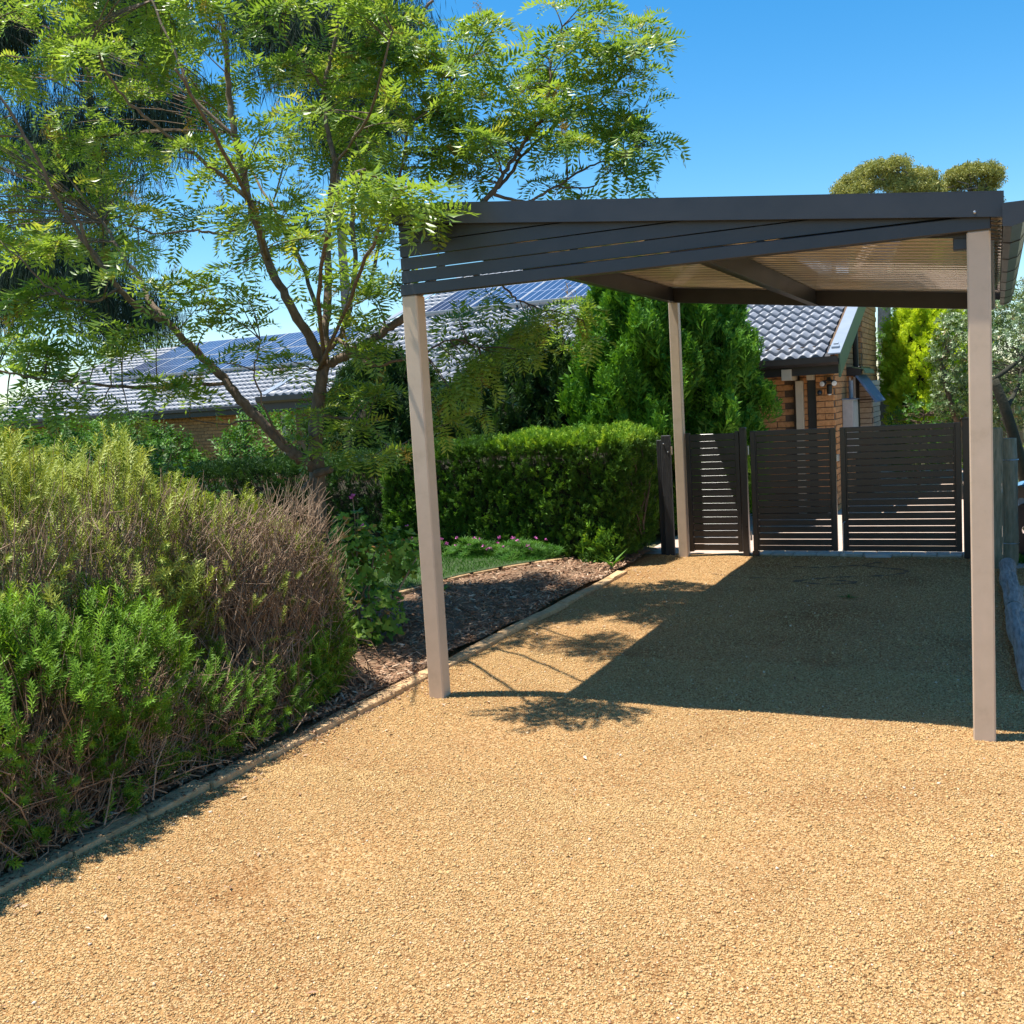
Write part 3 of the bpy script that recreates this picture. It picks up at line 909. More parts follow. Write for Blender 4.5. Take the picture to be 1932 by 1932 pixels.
# tiled roof: one double-wave tile, laid in courses
TW, TLn = .33, .33
def tile_mesh():
    xs = np.linspace(0, TW, 13)
    wv = .025*np.cos((xs/TW)*4*math.pi+math.pi)
    V = []
    for x, h in zip(xs, wv): V.append((x-TW/2, 0, h+.052))
    for x, h in zip(xs, wv): V.append((x-TW/2, TLn+.05, h+.004))
    for x, h in zip(xs, wv): V.append((x-TW/2, .004, h-.004))
    n = len(xs)
    F = [[i, i+1, n+i+1, n+i] for i in range(n-1)]+[[2*n+i, 2*n+i+1, i+1, i] for i in range(n-1)]
    return np.array(V), F
TV, TF = tile_mesh()
TM = mk('roof_tile', TV, TF, smooth=False); TM.materials.append(MATS['roof_tile'])
for p in TM.polygons[:12]: p.use_smooth = True
PT = math.atan(SL)
def roof(par, x0, x1, y0, y1, z0, slope, near):
    rf = obj('roof', *prism([(y0+.02, z0-.045), (y1, z0+slope*(y1-y0)-.045), (y1, z0+slope*(y1-y0)-.02), (y0+.02, z0-.02)], 'x', x0+.01, x1-.01), 'tile_under', par)
    pt = math.atan(slope); rot = Matrix.Rotation(pt, 3, 'X'); M = np.array(rot)
    nr = int((y1-y0)/math.cos(pt)/TLn); nc = int((x1-x0)/TW)
    cnt = 0; mer = []
    for r in range(nr):
        for c in range(nc):
            s = r*TLn
            p = np.array([x0+TW*(c+.5)+(x1-x0-nc*TW)/2, y0+s*math.cos(pt), z0+s*math.sin(pt)])
            q = (pt+random.uniform(-.006, .006), random.uniform(-.006, .006), random.uniform(-.008, .008))
            if cnt < 300 and near(p):
                place('roof_tile', TM, p, rf, rot=q); cnt += 1
            else:
                mer.append(TV@M.T+p)
    k = len(TV)
    if mer:
        Fq = np.array(TF)[None]+(np.arange(len(mer))*k)[:, None, None]
        o = obj('tiling', np.concatenate(mer), Fq.reshape(-1, 4), 'roof_tile', rf); o['kind'] = 'stuff'
    return rf
rf = roof(hs_, HX0, HX1-.09, EY, RY, EZ, SL, lambda p: (p[0] > -.95 and p[1] < 13.4) or (p[0] < -4.9 and p[1] < 13.0))
# rear slope so that the roof is closed
obj('roof_back', *prism([(RY, rz(RY)-.02), (RY+7, EZ-.02), (RY+7, EZ-.06), (RY, rz(RY)-.06)], 'x', HX0, .2), 'roof_tile', hs_)
obj('ridge_cap', *tube([(HX0, RY, rz(RY)+.02), (HX1, RY, rz(RY)+.02)], .09, 8), 'roof_tile', rf)
def slopebar(x0, x1, ya, yb, d0, d1):
    return prism([(ya, rz(ya)+d0), (yb, rz(yb)+d0), (yb, rz(yb)+d1), (ya, rz(ya)+d1)], 'x', x0, x1)
obj('verge_flashing', *slopebar(HX1-.10, HX1+.06, EY+.0, RY, .055, .072), 'pale_flashing', rf)
obj('barge_board', *slopebar(HX1+.030, HX1+.056, EY+.02, RY, -.26, .054), 'green_trim', hs_)
obj('verge_flashing', *slopebar(HX0-.04, HX0+.10, EY+.0, RY, .055, .07), 'pale_flashing', rf)
obj('verge_bracket', *cat([slopebar(HX1-.075, HX1+.02, EY+.18, EY+.26, .075, .10), slopebar(HX1-.06, HX1+.0, EY+.28, EY+.34, .075, .11)]), 'pale_flashing', rf)
obj('gutter', *prism([(EY-.10, EZ+.03), (EY-.10, EZ-.05), (EY-.06, EZ-.085), (EY+.02, EZ-.085), (EY+.02, EZ+.0), (EY+.012, EZ+.0), (EY+.012, EZ-.078), (EY-.056, EZ-.078), (EY-.092, EZ-.047), (EY-.092, EZ+.03)], 'x', HX0-.05, HX1+.04), 'dark_trim', hs_)
obj('fascia', *cbox(HX0, HX1+.028, EY+.024, EY+.05, EZ-.20, EZ-.01, .002), 'dark_trim', hs_)
obj('soffit', *cbox(HX0, HX1-.1, EY+.052, 9.60, EZ-.05, EZ-.035, .001), 'dark_trim', hs_)
# veranda timber
obj('rafter', *cbox(.49, .62, 9.07, 9.60, 1.845, 1.995, .004), 'cream_timber', hs_)
obj('rafter', *cbox(.775, .862, 9.34, 9.60, 1.835, 1.99, .004), 'cream_timber', hs_)
obj('veranda_post', *cbox(.60, .70, 9.47, 9.57, -.02, 1.834, .004), 'cream_timber', hs_)
obj('dark_opening', *cbox(.745, .864, 9.58, 9.611, -.02, 2.03, .004), 'dark_trim', hs_)  # dark slab standing for the shaded door opening
obj('downpipe', *tube([(1.155, 11.55, rz(11.4)-.16), (1.155, 11.62, rz(11.4)-.24), (1.155, 11.66, 2.0), (1.155, 11.66, .05)], .045, 10), 'dark_trim', hs_)

# awning on the gable window
aw = thing('window_awning', (1.14, 11.2, 1.6), 'tilted blue awning with green head box on the gable wall', 'awning')
obj('head_box', *cat([cbox(1.118, 1.33, 10.79, 10.87, 1.87, 2.0, .004), cbox(1.118, 1.33, 10.8705, 12.03, 1.95, 2.0, .004)]), 'dark_trim', aw)
obj('head_cover', *prism([(1.20, 2.004), (1.37, 1.965), (1.39, 1.90), (1.375, 1.90), (1.355, 1.955), (1.20, 1.99)], 'y', 10.785, 12.045), 'green_trim', aw)
obj('blade', *prism([(1.24, 1.865), (1.265, 1.885), (1.545, 1.475), (1.52, 1.455)], 'y', 10.80, 12.05), 'awning_cloth', aw)
obj('arm', *tube([(1.13, 11.06, 1.50), (1.50, 11.06, 1.50)], .006, 6), 'dark_trim', aw)
obj('arm', *tube([(1.13, 12.0, 1.50), (1.50, 12.0, 1.50)], .006, 6), 'dark_trim', aw)
obj('side_rail', *tube([(1.135, 11.08, 1.86), (1.15, 11.3, 1.30)], .014, 6), 'dark_trim', aw)
wn = thing('window', (1.12, 11.5, 1.3), 'dark gable window under the blue awning', 'window')
obj('pane', *cbox(1.1215, 1.125, 11.10, 11.58, .95, 1.83, .001), 'glass_dark', wn)
obj('frame', *cat([cbox(1.1212, 1.15, 11.05, 11.098, .9, 1.86, .002), cbox(1.1212, 1.15, 11.582, 11.61, .9, 1.86, .002), cbox(1.1212, 1.15, 11.0985, 11.5815, .9, .948, .002)]), 'white_plastic', wn)
# meter box with conduit
mb = thing('meter_box', (1.2, 9.9, 1.2), 'grey metal meter box with pipe on the gable wall', 'meter box')
obj('cabinet', *cbox(1.1225, 1.27, 10.22, 10.78, .75, 1.53, .006), 'meter_grey', mb)
obj('door', *cbox(1.271, 1.279, 10.25, 10.75, .78, 1.49, .003), 'meter_grey', mb)
obj('hood', *prism([(1.12, 1.545), (1.30, 1.533), (1.30, 1.525), (1.1225, 1.5305)], 'y', 10.20, 10.80), 'pale_flashing', mb)
obj('conduit', *tube([(1.20, 10.62, 1.546), (1.20, 10.62, 1.80)], .032, 10), 'pale_flashing', mb)

# twin flood light with sensor, and a small dome camera, both on the corner pier
fl = thing('flood_light', (1.04, 9.49, 1.75), 'black twin-head flood light with white lenses on the corner pier', 'light')
obj('base', *cbox(1.03, 1.08, 9.45, 9.498, 1.80, 1.86, .006), 'black_plastic', fl)
for cx, tw in ((.985, -1), (1.135, 1)):
    c = np.array([cx, 9.36, 1.775])
    hd = lathe([(.018, .06), (.034, .05), (.040, .0), (.040, -.012)], (0, 0, 0), 'y', 14)
    Rm = np.array(Matrix.Rotation(.35*tw, 3, 'Z')@Matrix.Rotation(.25, 3, 'X'))
    h = obj('lamp_head', hd[0]@Rm.T+c, hd[1], 'black_plastic', fl, smooth=False)
    ln = lathe([(.036, -.0125), (.034, -.02), (.015, -.026), (.002, -.027)], (0, 0, 0), 'y', 14)
    obj('lens', ln[0]@Rm.T+c, ln[1], 'white_plastic', h)
    obj('arm', *tube([(cx, 9.40, 1.80), (1.055, 9.45, 1.83)], .009, 6), 'black_plastic', fl)
se = obj('sensor', *lathe([(.022, -.075), (.034, -.07), (.037, .04), (.028, .06)], (1.065, 9.42, 1.705), 'z', 14), 'black_plastic', fl)
obj('sensor_window', *lathe([(.012, -.09), (.024, -.085), (.026, -.0755)], (1.065, 9.42, 1.705), 'z', 14), 'white_plastic', se)
dc = thing('dome_camera', (.925, 9.49, 1.655), 'small dark dome camera left of the flood light on the pier', 'camera')
obj('base', *lathe([(.036, 0), (.038, -.012), (.034, -.022)], (.925, 9.498, 1.655), 'y', 14), 'black_plastic', dc)
obj('dome', *lathe([(.028, -.0225), (.026, -.04), (.016, -.052), (.003, -.056)], (.925, 9.498, 1.655), 'y', 14), 'glass_dark', dc)

# left wing of the house, farther back
WEY, WEZ = 15.0, 2.10
lw = thing('house_wing', (-15, 17, 0), 'far left brick wing with tiled roof seen through the tree', 'house')
def wz(y): return WEZ+SL*(y-WEY)
wwall = obj('wall', *cbox(-24, -8.4, 15.414, 15.6, -.05, 2.2, .001), 'mortar', lw)
wrest = []
cnt = 0
for k in range(26):
    zc = .04+course*k; x = -23.8+(BL+BJ)/2*(k % 2)
    while x < -8.6:
        if -15.6 < x < -12.0 and .85 < zc < 2.0:
            place('brick', BM1, (x, 15.412, zc), wwall); cnt += 1
        else: wrest.append((BM1, (x, 15.412, zc)))
        x += BL+BJ
joined('brickwork', wrest, wwall, 'brick')
wrf = roof(lw, -23.5, -8.45, WEY, 21.5, WEZ, SL, lambda p: -19.5 < p[0] and p[1] < 17.4)
obj('roof_back', *prism([(21.5, wz(21.5)-.02), (28, WEZ-.02), (28, WEZ-.06), (21.5, wz(21.5)-.06)], 'x', -23.5, -8.45), 'roof_tile', lw)
obj('gutter', *cbox(-23.5, -8.45, WEY-.1, WEY+.01, WEZ-.07, WEZ+.02, .01), 'dark_trim', lw)
obj('fascia', *cbox(-23.5, -8.45, WEY+.012, WEY+.05, WEZ-.2, WEZ-.02, .002), 'dark_trim', lw)
obj('downpipe', *tube([(-13.9, 15.33, 2.0), (-13.9, 15.33, 0)], .05, 8), 'dark_trim', lw)
obj('veranda_post', *cbox(-12.6, -12.48, 15.2, 15.32, 0, 2.0, .004), 'cream_timber', lw)

# solar panels
def solar(x, y, base, wdt, lng, label, group):
    z = base(y)+.15
    pt = PT
    s = thing('solar_panel', (x, y, z), label, 'solar panel', group)
    s.rotation_euler = (pt, 0, 0)
    me_f = SOL.get((wdt, lng))
    if me_f is None:
        gv = [(0, 0, .018), (wdt, 0, .018), (wdt, lng, .018), (0, lng, .018)]
        g_ = mk('glass', gv, [[0, 1, 2, 3]]); g_.materials.append(MATS['solar_cell'])
        fv, ff = cat([cbox(-.012, 0, 0, lng, -.02, .022, .002), cbox(wdt, wdt+.012, 0, lng, -.02, .022, .002), cbox(-.012, wdt+.012, -.012, -.0005, -.02, .022, .002), cbox(-.012, wdt+.012, lng+.0005, lng+.012, -.02, .022, .002)])
        f_ = mk('frame', fv, ff); f_.materials.append(MATS['meter_grey'])
        bv, bf = cbox(0, wdt, .05, .09, -.14, -.021, .002)
        b_ = mk('mount_rail', bv, bf); b_.materials.append(MATS['zinc'])
        me_f = SOL[(wdt, lng)] = (g_, f_, b_)
    for nm, me in zip(('glass', 'frame', 'mount_rail'), me_f):
        o = bpy.data.objects.new(nm, me); COL.objects.link(o); o.parent = s
SOL = {}
for i in range(5):
    solar(-7.35+1.035*i, 13.25, rz, 1.0, 1.66, 'solar panel on the main roof, '+('leftmost', 'second from the left', 'third from the left', 'fourth from the left', 'rightmost')[i]+' of its row', 'solar panels on the main roof')
for j in range(2):
    for i in range(9):
        solar(-20.6+1.035*i, 17.75+j*1.63, wz, 1.0, 1.66, ('first', 'second', 'third', 'fourth', 'fifth', 'sixth', 'seventh', 'eighth', 'ninth')[i]+' solar panel from the left in the '+('lower', 'upper')[j]+' row on the far wing roof', 'solar panels on the wing roof')

# timber paling fence at the back of the yard
pf = thing('paling_fence', (3, 18.5, 0), 'dark timber paling fence in shade at the back of the yard', 'fence')
v, f = cbox(-.075, .075, -.008, .008, 0, 1.55, .002)
me = mk('paling', v, f); me.materials.append(MATS['paling'])
for i in range(50):
    place('paling', me, (.9+.155*i, 18.5+.01*(i % 2), random.uniform(-.02, .02)), pf)
for zz in (.35, 1.2):
    obj('rail', *cbox(.9, 8.6, 18.525, 18.57, zz, zz+.07, .003), 'paling', pf)

# ================================================================== blue car next door
CB = np.array((4.52, 4.92, 0.0))
car = thing('parked_car', CB, 'blue old car with silver wheels parked beyond the mossy round post', 'car', rz=math.radians(28))
def cpart(name, geo, mat, par=None, smooth=False):
    return obj(name, geo[0]+CB, geo[1], mat, par or car, smooth=smooth, org=CB)
hw = .70
body = cpart('body', prism([(1.72, .26), (1.80, .48), (1.70, .64), (1.35, .72), (.62, .80), (-1.35, .82), (-1.78, .78), (-1.86, .5), (-1.78, .26)], 'x', -hw+.03, hw-.03), 'car_blue')
bv = body.modifiers.new('bevel', 'BEVEL'); bv.width = .08; bv.segments = 4; bv.limit_method = 'ANGLE'
cpart('cabin', prism([(.66, .80), (.22, 1.16), (-.75, 1.2), (-1.3, .83)], 'x', -hw+.13, hw-.13), 'glass_dark')
cpart('roof_panel', prism([(.26, 1.165), (.2, 1.2), (-.7, 1.235), (-.82, 1.19)], 'x', -hw+.11, hw-.11), 'car_blue')
cpart('bumper', cbox(-hw+.03, hw-.03, 1.79, 1.88, .34, .46, .03), 'black_plastic')
cpart('grille', cbox(-.32, .32, 1.765, 1.81, .48, .60, .01), 'black_plastic')
cpart('wing_flare', prism([(.82, .18), (.90, .60), (1.15, .70), (1.42, .64), (1.66, .50), (1.70, .26), (1.55, .26), (1.46, .46), (1.30, .56), (1.12, .58), (.98, .50), (.90, .18)], 'x', -hw-.035, -hw+.06), 'black_plastic')
for x in (-.5, .5):
    cpart('headlight', lathe([(.085, 0), (.09, .03), (.05, .05), (.005, .055)], (x, 1.73, .58), 'y', 16), 'chrome')
cpart('mirror', cat([cbox(-hw-.10, -hw+.02, .55, .62, .86, .95, .02), tube([(-hw+.0, .6, .88), (-hw+.06, .62, .80)], .012, 6)]), 'car_blue')
for x, s_ in ((-hw-.01, 1), (hw+.01, -1)):
    for y in (1.15, -1.15):
        wl_ = cpart('wheel', lathe([(.20, 0), (.25, s_*.005), (.262, s_*.03), (.262, s_*.13), (.25, s_*.155), (.20, s_*.16)], (x, y, .262), 'x', 28), 'rubber')
        rim = cpart('rim', lathe([(.202, s_*.002), (.194, s_*.010), (.186, s_*.05), (.055, s_*.06), (.03, s_*.0), (.004, -s_*.006)], (x, y, .262), 'x', 24), 'chrome', wl_)
        for k in range(12):
            a_ = k*math.pi/6
            cpart('spoke', tube([(x+s_*.004, y+.03*math.cos(a_+.3), .262+.03*math.sin(a_+.3)), (x+s_*.02, y+.185*math.cos(a_), .262+.185*math.sin(a_))], .006, 5), 'chrome', wl_)

# overhead wires far behind
for i, (z, dz) in enumerate(((5.05, 0), (5.3, .05), (5.5, .1))):
    t = np.linspace(0, 1, 14)[:, None]
    P = np.array([(-4, 44, z+.8)])*(1-t)+np.array([(16, 40, z)])*t; P[:, 2] -= 1.2*(t*(1-t))[:, 0]*2
    tag(obj('power_line', *tube(P, .012, 5), 'black_plastic', org=P[0]), ('lowest', 'middle', 'highest')[i]+' of three thin overhead wires by the far gum tree', 'wire', 'overhead wires')

# ================================================================== the leafy tree
LIMBS = [
 (0.088, 0.075, [(-1.70,1.37,0.30), (-1.73,1.40,0.67), (-1.74,1.43,1.01), (-1.75,1.47,1.32)]),
 (0.075, 0.055, [(-1.75,1.47,1.32), (-1.77,1.50,1.51), (-1.76,1.53,1.72), (-1.72,1.55,1.95), (-1.69,1.59,2.13)]),
 (0.06, 0.03, [(-1.74,1.47,1.31), (-1.80,1.36,1.40), (-1.85,1.27,1.49), (-1.92,1.19,1.61), (-1.99,1.12,1.74), (-2.09,1.04,1.89), (-2.21,1.00,2.07), (-2.31,0.92,2.22), (-2.40,0.83,2.37), (-2.49,0.75,2.51)]),
 (0.03, 0.012, [(-2.49,0.75,2.51), (-2.60,0.55,2.64), (-2.65,0.43,2.79), (-2.67,0.32,2.92), (-2.67,0.23,3.05), (-2.66,0.14,3.25)]),
 (0.028, 0.012, [(-2.49,0.75,2.51), (-2.72,0.83,2.72), (-2.87,0.89,2.91), (-3.08,0.93,3.14), (-3.26,0.98,3.36)]),
 (0.014, 0.006, [(-2.63,0.45,2.74), (-2.72,0.27,2.65), (-2.82,0.01,2.72), (-2.84,-0.20,2.92)]),
 (0.02, 0.008, [(-2.18,1.01,2.03), (-2.36,0.70,2.02), (-2.60,0.37,2.04), (-2.82,0.05,2.09), (-3.04,-0.16,2.15), (-3.25,-0.36,2.22)]),
 (0.05, 0.035, [(-1.69,1.59,2.13), (-1.74,1.53,2.32), (-1.81,1.46,2.51), (-1.89,1.39,2.72), (-1.96,1.33,2.96), (-2.00,1.29,3.22), (-2.03,1.24,3.45)]),
 (0.035, 0.018, [(-2.03,1.24,3.45), (-2.05,1.21,3.76), (-2.06,1.18,3.96), (-2.08,1.19,4.18), (-2.04,1.14,4.57), (-2.02,1.07,4.81), (-2.07,1.09,5.24)]),
 (0.022, 0.008, [(-2.03,1.24,3.42), (-2.15,0.98,3.63), (-2.26,0.84,3.76), (-2.37,0.58,3.95), (-2.48,0.44,4.15), (-2.55,0.33,4.41)]),
 (0.018, 0.008, [(-2.07,1.22,3.87), (-2.39,1.16,4.20), (-2.59,1.22,4.59), (-2.82,1.27,5.05), (-2.99,1.35,5.47)]),
 (0.014, 0.006, [(-2.01,1.29,3.27), (-2.16,1.04,3.15), (-2.28,0.87,3.16), (-2.35,0.61,3.12), (-2.44,0.35,3.17)]),
 (0.045, 0.03, [(-1.69,1.59,2.13), (-1.71,1.66,2.38), (-1.72,1.75,2.69), (-1.74,1.84,3.08), (-1.75,1.92,3.39), (-1.73,2.03,3.79)]),
 (0.028, 0.012, [(-1.73,2.03,3.79), (-1.82,2.08,4.04), (-1.90,2.20,4.46), (-1.84,2.26,4.73), (-1.78,2.32,5.07), (-1.74,2.40,5.55)]),
 (0.014, 0.006, [(-1.91,2.19,4.45), (-2.03,2.16,4.63), (-2.11,2.13,4.74), (-2.20,2.00,4.98)]),
 (0.03, 0.014, [(-1.67,1.61,2.26), (-1.62,1.76,2.38), (-1.62,1.90,2.59), (-1.63,2.04,2.95), (-1.69,2.18,3.48), (-1.67,2.34,3.79), (-1.66,2.51,4.24), (-1.60,2.73,4.92), (-1.42,2.82,5.03), (-1.22,2.94,5.23)]),
 (0.045, 0.03, [(-1.69,1.59,2.13), (-1.54,1.66,2.20), (-1.37,1.76,2.29), (-1.25,1.82,2.38), (-1.12,1.90,2.48), (-0.94,2.13,2.80), (-0.79,2.35,3.14), (-0.66,2.55,3.41)]),
 (0.024, 0.008, [(-0.66,2.55,3.41), (-0.56,2.61,3.54), (-0.47,2.68,3.71), (-0.33,2.76,3.90), (-0.22,2.84,4.08), (-0.17,2.89,4.35), (-0.15,2.92,4.53), (-0.03,2.89,4.76)]),
 (0.02, 0.007, [(-0.62,2.58,3.47), (-0.52,2.76,3.63), (-0.42,2.94,3.85), (-0.16,3.20,4.14), (-0.04,3.27,4.19), (0.18,3.39,4.34), (0.36,3.51,4.65)]),
 (0.017, 0.006, [(-0.59,2.59,3.46), (-0.39,2.68,3.39), (-0.26,2.74,3.42), (-0.10,2.83,3.51), (0.06,2.92,3.61), (0.24,3.01,3.68), (0.50,3.03,3.74)]),
 (0.01, 0.004, [(-0.11,2.82,3.49), (0.12,2.93,3.47), (0.24,3.00,3.57), (0.35,3.05,3.60)]),
 (0.018, 0.007, [(-1.55,2.05,2.69), (-1.39,2.19,3.28), (-1.26,2.31,3.80), (-1.20,2.37,4.06), (-1.03,2.47,4.23), (-0.78,2.62,4.54)]),
 (0.02, 0.008, [(-1.73,1.56,2.09), (-1.10,1.14,2.58), (-0.60,0.75,2.92), (-0.21,0.39,3.06), (0.06,0.18,3.05), (0.21,0.08,2.97)]),
 (0.018, 0.007, [(-1.58,1.66,2.33), (-1.24,1.57,2.10), (-1.05,1.61,2.12), (-1.01,1.91,2.16), (-0.92,2.30,2.30), (-0.80,2.58,2.23)]),
 (0.016, 0.006, [(-0.90,2.15,2.86), (-0.77,2.55,2.82), (-0.67,2.81,2.75), (-0.61,2.93,2.65), (-0.55,3.07,2.60), (-0.40,3.35,2.53), (-0.26,3.63,2.46)]),
 (0.02, 0.006, [(-1.75,1.51,1.74), (-1.53,1.50,1.71), (-1.28,1.50,1.66), (-1.05,1.48,1.44)]),
 (0.012, 0.005, [(-1.85,1.27,1.49), (-1.86,1.02,1.80), (-1.86,0.94,2.10), (-1.76,0.91,2.32)]),
 (0.012, 0.005, [(-1.99,1.12,1.74), (-2.15,0.88,1.72), (-2.30,0.70,1.77)]),
 (0.022, 0.008, [(-1.69,1.59,2.13), (-1.25,0.96,2.58), (-0.65,0.27,2.91), (-0.16,-0.26,3.01), (0.16,-0.55,3.00)]),
 (0.025, 0.008, [(-1.96,1.33,2.96), (-1.56,0.66,3.25), (-1.24,-0.05,3.52), (-1.09,-0.50,3.75)]),
 (0.025, 0.008, [(-1.71,1.66,2.38), (-2.36,2.27,3.15), (-3.21,2.86,4.04), (-3.84,3.10,4.83)]),
 (0.02, 0.008, [(-2.65,0.43,2.79), (-2.81,0.19,3.27), (-2.84,-0.01,3.68), (-2.95,-0.13,4.02), (-3.14,-0.17,4.46)]),
 (0.018, 0.007, [(-1.73,2.03,3.79), (-1.10,1.51,3.89), (-0.72,1.15,4.07), (-0.54,1.04,4.29)]),
]
